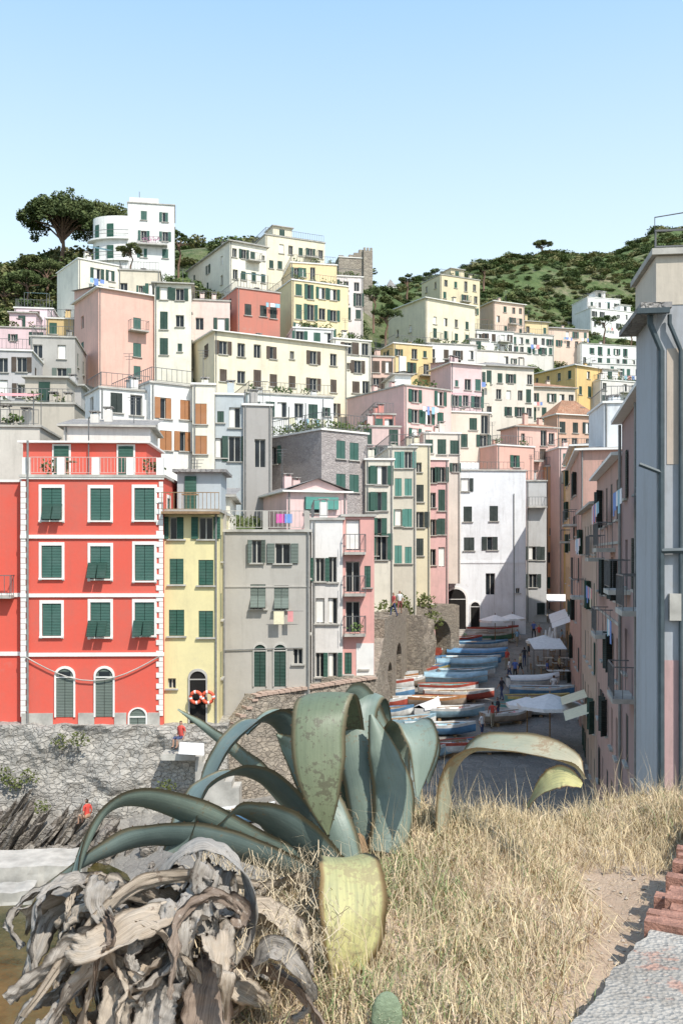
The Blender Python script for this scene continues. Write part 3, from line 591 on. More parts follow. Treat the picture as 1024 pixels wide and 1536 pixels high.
lk(nt,c,bs_.inputs['Base Color']); bs_.inputs['Roughness'].default_value=1; bump(nt,bs_,n2_,1,1.0); hillm=m
def hz(x,y):
    z=HG(x,y); nn=np.array([noise.fractal(Vector((a*.03,b_*.03,0)),1,2,4)*3+noise.fractal(Vector((a*.16,b_*.16,3)),1,2,3)*1.0 for a,b_ in zip(x,y)])
    return z+nn*np.clip((y-130)/80,0,1)
xs=np.concatenate([np.linspace(-160,-60,20)[:-1],np.linspace(-60,70,75)[:-1],np.linspace(70,330,110)]); ys=np.concatenate([np.linspace(57,150,60)[:-1],np.linspace(150,360,110)[:-1],np.linspace(360,700,70)])
gridmesh('hillside',xs,ys,hz,hillm)
# shrubs
farA=leafm('hazed_foliage_dark',(.05,.085,.03),(.11,.16,.06),.4); farB=leafm('hazed_foliage_light',(.09,.14,.045),(.18,.24,.09),.4); farC=leafm('hazed_foliage_dry',(.16,.16,.07),(.27,.26,.12),.4)  # foliage paler than near plants: aerial haze is in the colours
bush=[]
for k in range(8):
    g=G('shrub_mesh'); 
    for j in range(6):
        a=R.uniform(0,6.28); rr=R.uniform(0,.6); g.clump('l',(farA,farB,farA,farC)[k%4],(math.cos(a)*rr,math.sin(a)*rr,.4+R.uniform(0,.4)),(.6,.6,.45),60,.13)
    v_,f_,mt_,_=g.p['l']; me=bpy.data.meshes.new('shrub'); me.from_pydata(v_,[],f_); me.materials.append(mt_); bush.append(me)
hs=bpy.data.objects.new('hillside_shrubs',None); sc.collection.objects.link(hs)
cx=[];cy=[];ck=[]
for _ in range(9500):
    q=R.random()
    if q<.62: y=R.uniform(185,330); px=R.uniform(540,1060); k=.85
    elif q<.73: y=R.uniform(330,500); px=R.uniform(850,1060); k=.9
    elif q<.81: y=R.uniform(112,158); px=R.uniform(-60,130); k=1.7
    else: y=R.uniform(95,190); px=R.uniform(-60,1000); k=1.35
    cx.append((px-512)/F*y); cy.append(y); ck.append(k)
cz=hz(np.array(cx),np.array(cy))
for x,y,z,k0 in zip(cx,cy,cz,ck):
    bad=False
    for (fx,fy,d1,d2,s,t) in FOOT:
        a=(x-fx)*d1.x+(y-fy)*d1.y; c_=(x-fx)*d2.x+(y-fy)*d2.y
        if -1.2<a<s+1.2 and -1.6<c_<t+1.2: bad=True;break
    if bad: continue
    if -3<x<34 and y<115: continue
    nn=noise.noise(Vector((x*.03,y*.03,5)))
    if nn<-.3 and y>180 and R.random()<.8: continue
    if y>180 and math.sin(z*1.1+x*.02)>.85: continue
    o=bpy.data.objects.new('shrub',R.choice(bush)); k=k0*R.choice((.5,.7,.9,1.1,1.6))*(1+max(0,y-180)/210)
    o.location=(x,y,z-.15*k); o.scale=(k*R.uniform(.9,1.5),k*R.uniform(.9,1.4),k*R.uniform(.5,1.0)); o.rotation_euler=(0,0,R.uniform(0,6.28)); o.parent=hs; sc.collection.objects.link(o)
# pines
barkm=simple('pine_bark',(.16,.1,.07),.9,.3,2,.5)
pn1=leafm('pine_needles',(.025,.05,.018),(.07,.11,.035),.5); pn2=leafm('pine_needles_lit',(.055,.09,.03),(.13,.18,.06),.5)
def pine(name,px,pyb,Y,h,rad,lobes,thin=1,lean=0):
    g=G(name); p0=W(px,pyb,Y); top=p0+Vector((lean,0,h*.6)); g.tube('trunk',barkm,[p0-UP*3,p0,p0+(top-p0)*.5+Vector((.3,0,0)),top],[.42*thin,.38*thin,.3*thin,.2*thin],8)
    for i in range(lobes):
        a=i*2.4+R.uniform(-.3,.3); rr=rad*math.sqrt((i+.5)/lobes)*.82; zc=h*(.9-.34*(rr/rad)**2)+R.uniform(-.09,.07)*h
        c=p0+Vector((lean+rr*math.cos(a),rr*math.sin(a)*.8,zc)); sz=rad*R.uniform(.17,.3)
        g.tube('limbs',barkm,[p0+(top-p0)*R.uniform(.6,1),(c+top)/2-UP*.3,c-UP*.4],[.16*thin,.1*thin,.05*thin],5)
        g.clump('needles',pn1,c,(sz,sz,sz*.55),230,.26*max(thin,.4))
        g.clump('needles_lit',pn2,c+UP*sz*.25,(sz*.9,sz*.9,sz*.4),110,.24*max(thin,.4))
        for _ in range(3): g.clump('needles',pn1,c+Vector((R.uniform(-1,1)*sz,R.uniform(-1,1)*sz,R.uniform(-.7,.6)*sz)),(sz*.4,sz*.4,sz*.25),40,.26*max(thin,.4))
    g.build(('trunk','limbs'))
pine('umbrella_pine',90,404,140,10.8,6.6,40,.9,.5); pine('umbrella_pine',146,400,150,10.2,6.4,28,.8,.3)
for px,py,Y in ((20,440,142),(50,430,138),(-15,455,138),(8,470,128),(40,455,128),(70,440,130)): pine('cypress_scrub',px,py,Y,4.5,3.2,9,.5)
pine('pine_tree',812,386,312,6,3.6,9,.8); pine('pine_tree',650,432,250,5,3.5,8,.7); pine('pine_tree',268,398,134,5,2.2,9,.4); pine('pine_tree',196,400,124,3.0,2.2,8,.3)
pine('pine_tree',610,440,205,4,2.4,8,.5);pine('pine_tree',725,420,240,4,2.6,8,.6);pine('pine_tree',560,470,140,4,2.6,8,.4);pine('pine_tree',578,500,128,3.5,2.6,8,.4);pine('pine_tree',905,505,200,5,3.4,8,.5);pine('pine_tree',945,520,196,5,3.4,8,.5)
# ---------------------------------------------------------------- harbour
def YR(py): return 16.93/((py-830)/1400+.097)
def GP(px,py): y=YR(py); return Vector(((px-512)/F*y,y,zr(y)))
cob=stone('slipway_paving',(.2,.19,.175),(.3,.28,.25),(.24,.22,.195),1.6,.03,.5,(1,1,1))
def hf(x,y):
    z=zr(y)+0.08*np.sin(x*1.3)*np.sin(y*.9); k=np.clip((-x-7)/4,0,1); k2=np.clip((46-y)/5,0,1); return z-k*k2*2.2
gridmesh('slipway',np.linspace(-30,34,90),np.linspace(26,140,120),hf,cob)
m,nt,bs_=nodes('sea_water'); v=mapped(nt,(1,1,1)); n1_=noi(nt,v,.35,5,.7); 
lk(nt,ramp(nt,n1_,[(.4,(.03,.035,.012)),(.62,(.13,.10,.04))]),bs_.inputs['Base Color']); bs_.inputs['Roughness'].default_value=.12; bump(nt,bs_,noi(nt,v,3,3),.4,.05)
gridmesh('sea',np.array([-900,-60,-30,-8,3,40,300.]),np.array([-300,0,20,40,60.]),lambda x,y:x*0-14.2,m,False)
gridmesh('sea_floor_ground',np.array([-3000,-100,0,100,3000.]),np.array([-1500,0,60,300,4000.]),lambda x,y:x*0-22,hillm,False)
def roughwall(name,P0,P1,zt0,zt1,zb,mat,amp=.35,thick=1.5,nu=60,nz=24,seed=0,batter=.06):
    v=[];f=[]; d=(P1-P0); L=d.length; d=d.normalized(); nn=Vector((d.y,-d.x,0))
    for j in range(nz+1):
        for i in range(nu+1):
            u=L*i/nu; zt=zt0+(zt1-zt0)*i/nu; z=zb+(zt-zb)*j/nz; p=P0+d*u
            k=noise.fractal(Vector((u*.5+seed,z*.6,seed)),1,2,4)*amp*(1 if j<nz else .3)+noise.noise(Vector((u*3.1,z*4,seed)))*.05+(zt-z)*batter
            p=p+nn*k; v.append((p.x,p.y,z+(noise.noise(Vector((u*1.3,seed,3)))*.12 if j==nz else 0)))
    for j in range(nz):
        for i in range(nu): a=j*(nu+1)+i; f.append((a,a+1,a+nu+2,a+nu+1))
    b0=len(v); back=-nn*thick
    for i in range(nu+1): t=v[nz*(nu+1)+i]; v.append((t[0]+back.x,t[1]+back.y,t[2]))
    for i in range(nu): a=nz*(nu+1)+i; f.append((a,a+1,b0+i+1,b0+i))
    for e in (0,nu):
        bt=v[e]; i1=len(v); v.append((bt[0]+back.x,bt[1]+back.y,bt[2])); f.append(tuple([e+(nu+1)*j for j in range(nz+1)]+[b0+e,i1]))
    me=bpy.data.meshes.new(name); me.from_pydata(v,[],f); me.materials.append(mat); o=bpy.data.objects.new(name,me); sc.collection.objects.link(o); return o
roughwall('sea_wall',Vector((-24,45.3,0)),Vector((-5.6,45.9,0)),-8.3,-8.5,-16,rubble,.4,3,140,50,1,.09)
roughwall('ramp_wall',Vector((-6.0,46.6,0)),Vector((-4.4,47.6,0)),-9.4,-7.3,-14,rubble2,.15,1,16,20,2)
roughwall('ramp_wall',Vector((-4.4,47.6,0)),Vector((1.9,51.6,0)),-7.3,-6.9,-14,rubble2,.18,1.2,60,30,3)
roughwall('ramp_wall',Vector((1.9,51.6,0)),Vector((2.8,61,0)),-6.9,-5.5,-14,rubble2,.18,3,40,24,4)
g=G('wall_coping'); bk=plaster((.48,.35,.28))
for (a,c,z0,z1) in ((Vector((-6.0,46.6,0)),Vector((-4.4,47.6,0)),-9.4,-7.3),(Vector((-4.4,47.6,0)),Vector((1.9,51.6,0)),-7.3,-6.9)):
    d=(c-a).normalized(); nn=Vector((d.y,-d.x,0)); L=(c-a).length; k=0
    while k<L-.1:
        t0=k/L; z=z0+(z1-z0)*t0; g.fb('c',bk,a,d,nn,k,k+.32,z-.02,z+.08+R.uniform(0,.05),-.5,.08+R.uniform(0,.06)); k+=.34
g.build()
rockm=stone('layered_rock',(.2,.175,.15),(.38,.34,.29),(.25,.22,.19),1.2,.08,1.2,(1.5,1.5,4))
g=G('shore_rocks')
def rock(c,r,rot,fr=1.4):
    import bmesh
    bm=bmesh.new(); bmesh.ops.create_icosphere(bm,subdivisions=3,radius=1); v,f,_,_=g.part('rocks',rockm); i0=len(v); cr_,sr=math.cos(rot),math.sin(rot)
    for q in bm.verts:
        p=q.co.copy(); k=1+noise.fractal(p*fr+Vector(c),1,2,4)*.55; k/=max(abs(p.x),abs(p.y),abs(p.z))**.5; p=Vector((p.x*r[0],p.y*r[1],p.z*r[2]))*k; p=Vector((p.x*cr_-p.z*sr,p.y,p.x*sr+p.z*cr_)); v.append(tuple(p+Vector(c)))
    for q in bm.faces: f.append(tuple(i0+e.index for e in q.verts))
    bm.free()
for i in range(15): rock((-18.5+i*.6,43.7+R.uniform(-.4,.5),-12.9-i*.08+R.uniform(-.3,.3)),(R.uniform(.2,.4),1.0,R.uniform(1.5,2.3)-i*.07),-.6+R.uniform(-.12,.12),2)
for i in range(20): rock((R.uniform(-14,-5),R.uniform(42.2,44.8),-13.9),(R.uniform(.3,.9),.5,R.uniform(.2,.6)),R.uniform(-.5,.8))
for i in range(30): rock((R.uniform(-9,-2.5),R.uniform(36,44),-13.4),(R.uniform(.1,.5),.3,R.uniform(.1,.3)),R.uniform(-.5,.8))
g.build()
roughwall('concrete_pier',Vector((-22,37.8,0)),Vector((-11.0,39.6,0)),-13.1,-13.2,-16,conc,.12,2.4,50,8,11,.02)
roughwall('concrete_pier',Vector((-20,36.6,0)),Vector((-12.5,37.7,0)),-13.6,-13.7,-16,conc,.15,1.3,40,6,12,.02)
g=G('wall_growth')
for px,py,Y in ((45,1165,45),(92,1112,45.2),(20,1175,45),(250,1180,45),(5,1160,45),(120,1108,45),(60,1210,44),(10,1240,43.5)):
    p=W(px,py,Y); g.clump('w',greenA,p,(.5,.25,.4),90,.08)
for px,py,Y in ((605,915,74),(625,900,76),(650,930,76),(640,905,77),(590,935,72),(615,940,73),(600,905,73),(575,915,68)): g.clump('w',greenA,W(px,py,Y),(.9,.5,.8),150,.14)
g.build()
def archwall(name,P0,P1,zt,zb,arches,mat,thick=1.5):
    g=G(name); d=(P1-P0); L=d.length; d=d.normalized(); nn=Vector((d.y,-d.x,0)); nu=70
    def lo(u):
        z=zb
        for (c,w,zs) in arches:
            if abs(u-c)<w/2: z=max(z,zs+math.sqrt(max(0,(w/2)**2-(u-c)**2)))
        return z
    for i in range(nu):
        u0,u1=L*i/nu,L*(i+1)/nu; a,c=lo(u0+1e-3),lo(u1-1e-3)
        q=[P0+d*u0,P0+d*u1]; z2=zt+noise.noise(Vector((u0,3,1)))*.25
        g.hexa('masonry',mat,[(q[0].x,q[0].y,a),(q[1].x,q[1].y,c),(q[1].x-nn.x*thick,q[1].y-nn.y*thick,c),(q[0].x-nn.x*thick,q[0].y-nn.y*thick,a),(q[0].x,q[0].y,z2),(q[1].x,q[1].y,z2),(q[1].x-nn.x*thick,q[1].y-nn.y*thick,z2),(q[0].x-nn.x*thick,q[0].y-nn.y*thick,z2)])
    g.fb('shadowed_vault',simple('vault_shade',(.1,.085,.07),.95,.3,1,.5),P0,d,nn,0,L,zb,zt-.1,-thick-2,-thick-1.7)  # dark back panel, shade inside the arches put into its colour
    g.fb('deck',conc,P0,d,nn,0,L,zt-.25,zt-.05,-thick-8,-thick-.01)
    g.build()
archwall('quay_arches',Vector((2.8,61,0)),Vector((5.2,73,0)),-4.3,-13,[(2.5,2.2,-8.5),(7,3,-8)],rubble2)
archwall('quay_arches',Vector((4.6,73.2,0)),Vector((10.2,81,0)),-4.4,-12,[(2.2,1.8,-8),(6.4,3.6,-7.4)],rubble2)
roughwall('quay_buttress',Vector((6.2,72,0)),Vector((7.4,75,0)),-4.8,-5.4,-12,rubble2,.3,1.5,16,16,8)
g=G('street_steps')
for i in range(8): g.fb('s',conc,Vector((10.5,86+i*.5,0)),Vector((1,0,0)),Vector((0,1,0)),0,3.5,-11,zr(86)+.17*(i+.5),0,.5)
g.build()
# ---------------------------------------------------------------- boats
def bm_(c,r=.45): return simple('boat_paint',c,r,.25,2.5,.1)
def boat(px,py,L,ang,hull,stripe,inner,tarp=None,dz=0):
    p=GP(px,py); g=G('rowing_boat'); ang+=R.uniform(-.12,.12); ca,sa=math.cos(ang),math.sin(ang); B=L*.17; Hh=.62
    def T(x,y,z): return (p.x+x*ca-y*sa,p.y+x*sa+y*ca,p.z+z+dz+.12)
    n=14; st=[]
    for i in range(n+1):
        t=i/n; x=(t-.5)*L; w=B*min(1,(math.sin(math.pi*min(1,(t*.86+.13)))**.6)) if t<1 else .02
        w=max(.03,w*(1-max(0,t-.72)/.28)**.55 if t>.72 else w); sh=Hh+.28*max(0,t-.55)**1.3*2+.08*(1-t); kz=.22*max(0,t-.8)*4
        st.append((x,w,sh,kz))
    def strip(pn,mat,prof):
        v,f,_,_=g.part(pn,mat); i0=len(v); m_=len(prof(*st[0]))
        for s_ in st:
            for (y,z) in prof(*s_): v.append(T(s_[0],y,z))
        for i in range(n):
            for j in range(m_-1): f.append((i0+i*m_+j,i0+(i+1)*m_+j,i0+(i+1)*m_+j+1,i0+i*m_+j+1))
    for sg in (-1,1):
        strip('hull',hull,lambda x,w,sh,kz:[(0,kz),(sg*w*.55,kz+.05),(sg*w*.85,kz+.22),(sg*w*.97,sh-.18)])
        strip('strake',stripe,lambda x,w,sh,kz:[(sg*w*.97,sh-.18),(sg*(w+.02),sh-.02),(sg*(w+.03),sh),(sg*(w-.05),sh+.005),(sg*(w-.06),sh-.06)])
        strip('inside',inner,lambda x,w,sh,kz:[(sg*max(0,w-.06),sh-.06),(sg*max(0,w*.8-.05),kz+.25),(0,kz+.2)])
    x,w,sh,kz=st[0]; g.poly('transom',hull,[T(x,0,kz),T(x,w*.55,kz+.05),T(x,w*.85,kz+.22),T(x,w*.97,sh),T(x,-w*.97,sh),T(x,-w*.85,kz+.22),T(x,-w*.55,kz+.05)])
    if tarp:
        strip('tarpaulin',tarp,lambda x,w,sh,kz:[(-w-.05,sh-.12),(-w-.03,sh+.03),(-w*.5,sh+.14),(0,sh+.22),(w*.5,sh+.14),(w+.03,sh+.03),(w+.05,sh-.12)])
    else:
        for t in (.25,.48,.7):
            i=int(t*n); x,w,sh,kz=st[i]; hw=w-.07
            g.hexa('thwarts',wood,[T(x-.12,-hw,sh-.2),T(x+.12,-hw,sh-.2),T(x+.12,hw,sh-.2),T(x-.12,hw,sh-.2),T(x-.12,-hw,sh-.16),T(x+.12,-hw,sh-.16),T(x+.12,hw,sh-.16),T(x-.12,hw,sh-.16)])
        g.tube('oar',wood,[Vector(T(-L*.3,.1,Hh)),Vector(T(L*.28,.25,Hh+.05))],.03,5)
        for _ in range(3): x=R.uniform(-L*.3,L*.2); g.clump('nets',R.choice((CL[3],CL[4],CL[2])),T(x,0,.45),(.4,.3,.15),14,.12)
    for t in (.25,.7):
        x=(t-.5)*L; g.hexa('chocks',wood,[T(x-.1,-.4,-.3),T(x+.1,-.4,-.3),T(x+.1,.4,-.3),T(x-.1,.4,-.3),T(x-.1,-.4,.02),T(x+.1,-.4,.02),T(x+.1,.4,.02),T(x-.1,.4,.02)])
    g.build(('hull','inside','tarpaulin'))
bW=bm_((.72,.72,.7)); bB=bm_((.12,.26,.44)); bS=bm_((.32,.48,.57)); bR=bm_((.45,.10,.07)); bT=bm_((.16,.36,.35)); bY=bm_((.6,.48,.18)); bO=bm_((.52,.24,.1)); bG=bm_((.12,.27,.18)); bD=bm_((.35,.28,.22)); bN=bm_((.04,.07,.16))
pi=math.pi
for a in ((738,952,5.2,.05,bW,bR,bT),(735,962,5,.1,bG,bW,bD),(672,982,4.5,.9,bR,bW,bD),(722,975,5,.1,bW,bB,bS),(715,990,5.2,0,bB,bW,bD,bB),(700,1006,5.0,.05,bS,bW,bS,bS),(706,999,5,.1,bB,bW,bS),(683,1028,4.8,0,bS,bW,bD,bS),(700,1018,4.6,.1,bW,bS,bW),
  (688,1052,5,.12,bR,bW,bD),(672,1042,4.4,.05,bW,bR,bT),(643,1075,3.6,1.0,bW,bB,bN,CL[5]),(600,1005,4,.2,bY,bR,bD),(590,1012,4.4,.1,bB,bO,bS),(583,1024,4.5,0,bO,bW,bS),(578,1036,4.2,-.1,bW,bR,bD),(612,1032,3.8,.6,bD,bW,bW),(580,1050,4,.1,bB,bW,bS),(575,1064,4,.2,bR,bW,bW),(575,1080,4.2,.3,bW,bB,bD),
  (812,1046,4.6,0,bB,bW,bS,),(800,1032,4.2,.3,bW,bB,bW,CL[0]),(790,1074,4.4,-.1,bW,bT,bD),(806,1060,4.5,.1,bT,bY,bD),(760,1085,3.8,.4,bD,bW,bW),(660,1104,4.4,.1,bB,bW,bS),(700,1130,4,.3,bW,bR,bD),(620,1140,4.5,.2,bS,bW,bW),(760,1130,4.6,.1,bW,bB,bD),(612,1095,4,.4,bW,bS,bD),(680,1078,4.2,.1,bS,bW,bW),
  (372,1236,2.6,.3,bB,bW,bW),(640,1012,4,.3,bY,bB,bD),(620,1018,4,.2,bS,bR,bW),(634,1000,4,.1,bW,bB,bD),(410,1140,4,.2,bS,bW,bW),(440,1160,4,.1,bW,bB,bW),(690,968,4.4,.2,bB,bR,bW),(745,945,4.4,.0,bW,bB,bW),(655,1062,4,.0,bD,bO,bW)):
    boat(*a)
# ---------------------------------------------------------------- cafe umbrellas, awnings
cloth=CL[0]
def umbrella(px,py,rad,h=2.5,name='market_umbrella'):
    p=GP(px,py); g=G(name); n=8; top=p+UP*(h+rad*.32); r=[]
    for i in range(n): a=2*pi*(i+.5)/n; r.append(p+Vector((rad*math.cos(a),rad*math.sin(a),h)))
    for i in range(n):
        g.poly('canopy',cloth,[top,r[i],r[(i+1)%n]]); g.poly('valance',cloth,[r[i],r[(i+1)%n],r[(i+1)%n]-UP*.2,r[i]-UP*.2]); g.tube('ribs',wood,[top-UP*.05,r[i]-UP*.03],.015,4)
    g.tube('pole',wood,[p,top+UP*.15],.04,6); g.tube('base',conc,[p,p+UP*.12],.3,8); g.build()
def closed_umb(px,py,h=2.6):
    p=GP(px,py); g=G('folded_umbrella'); g.tube('pole',wood,[p,p+UP*(h+.1)],.03,6); g.tube('furled_canopy',cloth,[p+UP*.9,p+UP*1.3,p+UP*2.1,p+UP*h],[.2,.24,.14,.04],8); g.build()
umbrella(824,1122,2.0,2.6); umbrella(790,1112,1.3,2.3); umbrella(742,965,1.5,2.2); umbrella(768,962,1.3,2.2); umbrella(815,1003,1.5,2.3)
for px,py in ((824,985),(832,980),(828,992),(818,990)): closed_umb(px,py)
def awning(px,py,w,dep,h):
    p=GP(px,py); g=G('cafe_awning'); X=Vector((1,0,0)); Yv=Vector((0,1,0))
    g.hexa('canvas',cloth,[p+UP*h,p+X*w+UP*h,p+X*w+Yv*dep+UP*(h+.6),p+Yv*dep+UP*(h+.6),p+UP*(h+.04),p+X*w+UP*(h+.04),p+X*w+Yv*dep+UP*(h+.64),p+Yv*dep+UP*(h+.64)])
    for q in (p,p+X*w,p+Yv*dep,p+X*w+Yv*dep): g.tube('posts',metal,[q,q+UP*h],.04,5)
    g.build()
awning(800,1018,2.6,2.4,2.3); awning(822,935,2.5,3,2.3)
def table(px,py):
    p=GP(px,py); g=G('cafe_table'); X=Vector((1,0,0)); Yv=Vector((0,1,0)); g.fb('top',bW,p,X,Yv,-.4,.4,p.z+.72,p.z+.76,-.4,.4); g.tube('leg',metal,[p,p+UP*.72],.04,5)
    for s_ in (-1,1): g.fb('seat',wood,p,X,Yv,s_*.7-.2,s_*.7+.2,p.z+.43,p.z+.47,-.2,.2); g.fb('back',wood,p,X,Yv,s_*.88-.02,s_*.88+.02,p.z+.47,p.z+.9,-.2,.2); g.fb('chair_legs',wood,p,X,Yv,s_*.7-.18,s_*.7-.14,p.z,p.z+.43,-.18,-.14); g.fb('chair_legs',wood,p,X,Yv,s_*.7+.14,s_*.7+.18,p.z,p.z+.43,.14,.18)
    g.build()
for a in ((812,1012),(822,1000),(836,1008),(845,1020),(840,985),(845,1000),(828,1020)): table(*a)
# ---------------------------------------------------------------- people
skin=simple('skin',(.45,.27,.19),.6,.1,3,0)
def person(p,face,shirt,pants,hair=(.05,.03,.02),pose='walk',hgt=1.7,name='person'):
    s=hgt/1.7; V=[];E=[];Rr=[]
    def a(x,y,z,r,par=None):
        V.append((x,y,z)); Rr.append(r); i=len(V)-1
        if par is not None: E.append((par,i))
        return i
    sit=pose=='sit'; dz=-.42 if sit else 0
    pel=a(0,0,.93+dz,.13); ch=a(0,.02,1.18+dz,.14,pel); sh=a(0,0,1.4+dz,.12,ch); nk=a(0,.01,1.5+dz,.055,sh); hd=a(0,.03,1.6+dz,.095,nk); a(0,.02,1.7+dz,.075,hd)
    sw=.22 if pose=='walk' else .04
    for g_ in (-1,1):
        hp=a(g_*.09,0,.88+dz,.095,pel)
        if sit: kn=a(g_*.12,.42,.5,.065,hp); an=a(g_*.12,.45,.1,.045,kn); a(g_*.12,.6,.04,.04,an)
        else: kn=a(g_*.1,sw*g_*.55+.03,.5,.065,hp); an=a(g_*.1,sw*g_-.03,.09,.042,kn); a(g_*.11,sw*g_+.12,.04,.038,an)
        so=a(g_*.19,0,1.38+dz,.06,sh); el=a(g_*.24,-.04-sw*g_*.4,1.12+dz,.045,so); wr=a(g_*.23,.1-sw*g_*.6,.9+dz,.032,el); a(g_*.22,.13-sw*g_*.6,.8+dz,.04,wr)
    me=bpy.data.meshes.new('body'); me.from_pydata(V,E,[]); o=bpy.data.objects.new('tmp',me); sc.collection.objects.link(o)
    o.modifiers.new('s','SKIN'); sub=o.modifiers.new('u','SUBSURF'); sub.levels=1
    for i,sv in enumerate(me.skin_vertices[0].data): sv.radius=(Rr[i],Rr[i]*.85); sv.use_root=(i==0)
    dg=bpy.context.evaluated_depsgraph_get(); m2=bpy.data.meshes.new_from_object(o.evaluated_get(dg)); bpy.data.objects.remove(o)
    m2.materials.clear()
    for mt in (skin,simple('shirt',shirt,.9,.1,3,0),simple('trousers',pants,.9,.1,3,0),simple('hair',hair,.8,.1,3,0)): m2.materials.append(mt)
    for f in m2.polygons:
        c=f.center; z=c.z-dz
        if z>1.66 or (z>1.52 and c.y<-.0): k=3
        elif z>1.47: k=0
        elif z>.98 and (abs(c.x)<.21 or z>1.2): k=1
        elif abs(c.x)>.19 and c.z>.7+dz: k=0
        elif c.z<.09: k=3
        elif c.z<.45 and shirt[0]>.5: k=0
        else: k=2
        f.material_index=k; f.use_smooth=True
    o=bpy.data.objects.new(name,m2); o.location=p; o.scale=(s,s,s); o.rotation_euler=(0,0,face); sc.collection.objects.link(o)
sh_=[(.7,.7,.7),(.1,.15,.4),(.5,.08,.06),(.05,.05,.06),(.6,.5,.3),(.25,.4,.55)]; pt_=[(.06,.08,.16),(.04,.04,.04),(.35,.3,.22)]
for i,(px,py,po) in enumerate(((763,1020,'walk'),(772,1022,'stand'),(738,1092,'walk'),(746,1085,'stand'),(838,1015,'stand'),(842,972,'walk'),(722,1108,'stand'),(800,958,'walk'),(808,965,'stand'),(786,1000,'walk'),(792,985,'stand'),(775,970,'walk'),(830,1040,'sit'),(820,1015,'sit'),(760,1005,'stand'),(752,1050,'walk'),(780,1012,'walk'))):
    person(GP(px,py),R.uniform(0,6.28),sh_[i%6],pt_[i%3],pose=po,hgt=R.uniform(1.6,1.8))
person(W(272,1105,45.0)+Vector((0,0,-.5)),2.6,(.6,.1,.08),(.06,.08,.16),pose='sit'); person(W(131,1240,43),1,(.6,.08,.06),(.5,.3,.2),pose='sit')
person(Vector((4.2,67.5,-4.4)),3.0,(.7,.7,.7),(.3,.1,.1)); person(Vector((3.6,64.5,-4.4)),2.0,(.5,.1,.1),(.06,.08,.16))
g=G('stair_landing'); g.fb('slab',conc,Vector((-8.6,45.5,0)),Vector((1,0,0)),Vector((0,-1,0)),0,1.6,-9.9,-9.6,-.5,.9)
for i in range(6): g.fb('steps',conc,Vector((-7.0+i*.35,45.5,0)),Vector((1,0,0)),Vector((0,-1,0)),0,.35,-13,-9.75-i*.3,-.5,.8)
g.build()
g=G('drying_sheet'); g.poly('cloth',CL[0],[W(270,1113,44.3),W(306,1115,44.3),W(306,1133,44.1),W(268,1131,44.1)]); g.tube('line',metal,[W(262,1111,44.3),W(310,1114,44.3)],.015,4); g.build()
for px in (294,312):
    g=G('life_ring'); c=W(px,1046,46.3); rm=simple('life_ring_orange',(.7,.12,.06),.5,.1,3,0); pts=[c+Vector((.27*math.cos(2*pi*i/20),-.0,.27*math.sin(2*pi*i/20))) for i in range(21)]
    g.tube('ring',rm,pts,.085,8); 
    for k in range(4): g.tube('band_%d'%k,trimw,[pts[k*5],pts[k*5+1]],.09,8)
    g.build(('ring',))
# ---------------------------------------------------------------- headland foreground
ex=[-8,-3,-1.09,-.75,-.3,.33,1.0,1.7,2.5,8]; ey=[0,1.2,2.7,3.7,4.5,5.2,5.7,6.1,6.3,7]
def fg(x,y):
    x=np.asarray(x,float);y=np.asarray(y,float); e=np.interp(x,ex,ey); o=np.maximum(0,y-e+.15)
    z=-1.6+.05*np.sin(x*2.1+1)*np.cos(y*1.3)+.03*np.sin(x*5+y*4)-o*1.1
    mound=.2*np.exp(-((x-.35)**2/.35+(y-4.3)**2/1.2)); path=-.05*np.exp(-((x-1.15-.12*(y-4))**2)/.06)
    return z+mound+path
m,nt,bs_=nodes('dirt_path_ground'); v=mapped(nt,(1,1,1)); a=noi(nt,v,1.6,8,.65); f2=noi(nt,v,14,6,.7); f3=noi(nt,v,70,3)
c=ramp(nt,a,[(.35,(.38,.27,.19)),(.65,(.50,.38,.28))]); c=mixc(nt,ramp(nt,f2,[(.4,(0,0,0)),(.7,(.5,)*3)]),c,(.54,.43,.33)); c=mixc(nt,ramp(nt,f3,[(.57,(0,0,0)),(.77,(.6,)*3)]),c,(.24,.17,.11))
lk(nt,c,bs_.inputs['Base Color']); bs_.inputs['Roughness'].default_value=1
bump(nt,bs_,mixc(nt,.4,f2,f3),.9,.03)
gridmesh('headland_ground',np.linspace(-6,7.5,220),np.concatenate([np.linspace(-2,2,12)[:-1],np.linspace(2,7.5,150)[:-1],np.linspace(7.5,20,40)]),fg,m)
# low wall
g=G('low_wall'); 
m,nt,bs_=nodes('rough_concrete'); v=mapped(nt,(1,1,1)); a=noi(nt,v,3,7,.7); vo=nt.nodes.new('ShaderNodeTexVoronoi'); vo.inputs['Scale'].default_value=60; lk(nt,v,vo.inputs['Vector'])
c=ramp(nt,a,[(.35,(.28,.25,.215)),(.62,(.44,.405,.36))]); c=mixc(nt,ramp(nt,vo.outputs['Distance'],[(.15,(.6,)*3),(.4,(0,0,0))]),c,(.5,.455,.4)); c=mixc(nt,ramp(nt,noi(nt,v,2.6,6,.7),[(.6,(0,0,0)),(.64,(.7,)*3)]),c,(.42,.22,.16)); c=mixc(nt,ramp(nt,noi(nt,v,30,4),[(.55,(0,0,0)),(.7,(.5,)*3)]),c,(.19,.16,.13))
lk(nt,c,bs_.inputs['Base Color']); bs_.inputs['Roughness'].default_value=1; bump(nt,bs_,mixc(nt,.5,vo.outputs['Distance'],noi(nt,v,25,6)),1,.02); rc=m
brick=simple('worn_brick',(.36,.185,.135),.95,.5,14,1.0,0,.015)
ZW=-1.40
wp=[(.30,1.9),(.69,2.78),(1.157,3.5),(1.56,4.26),(2.1,5.4),(2.7,7.2)]
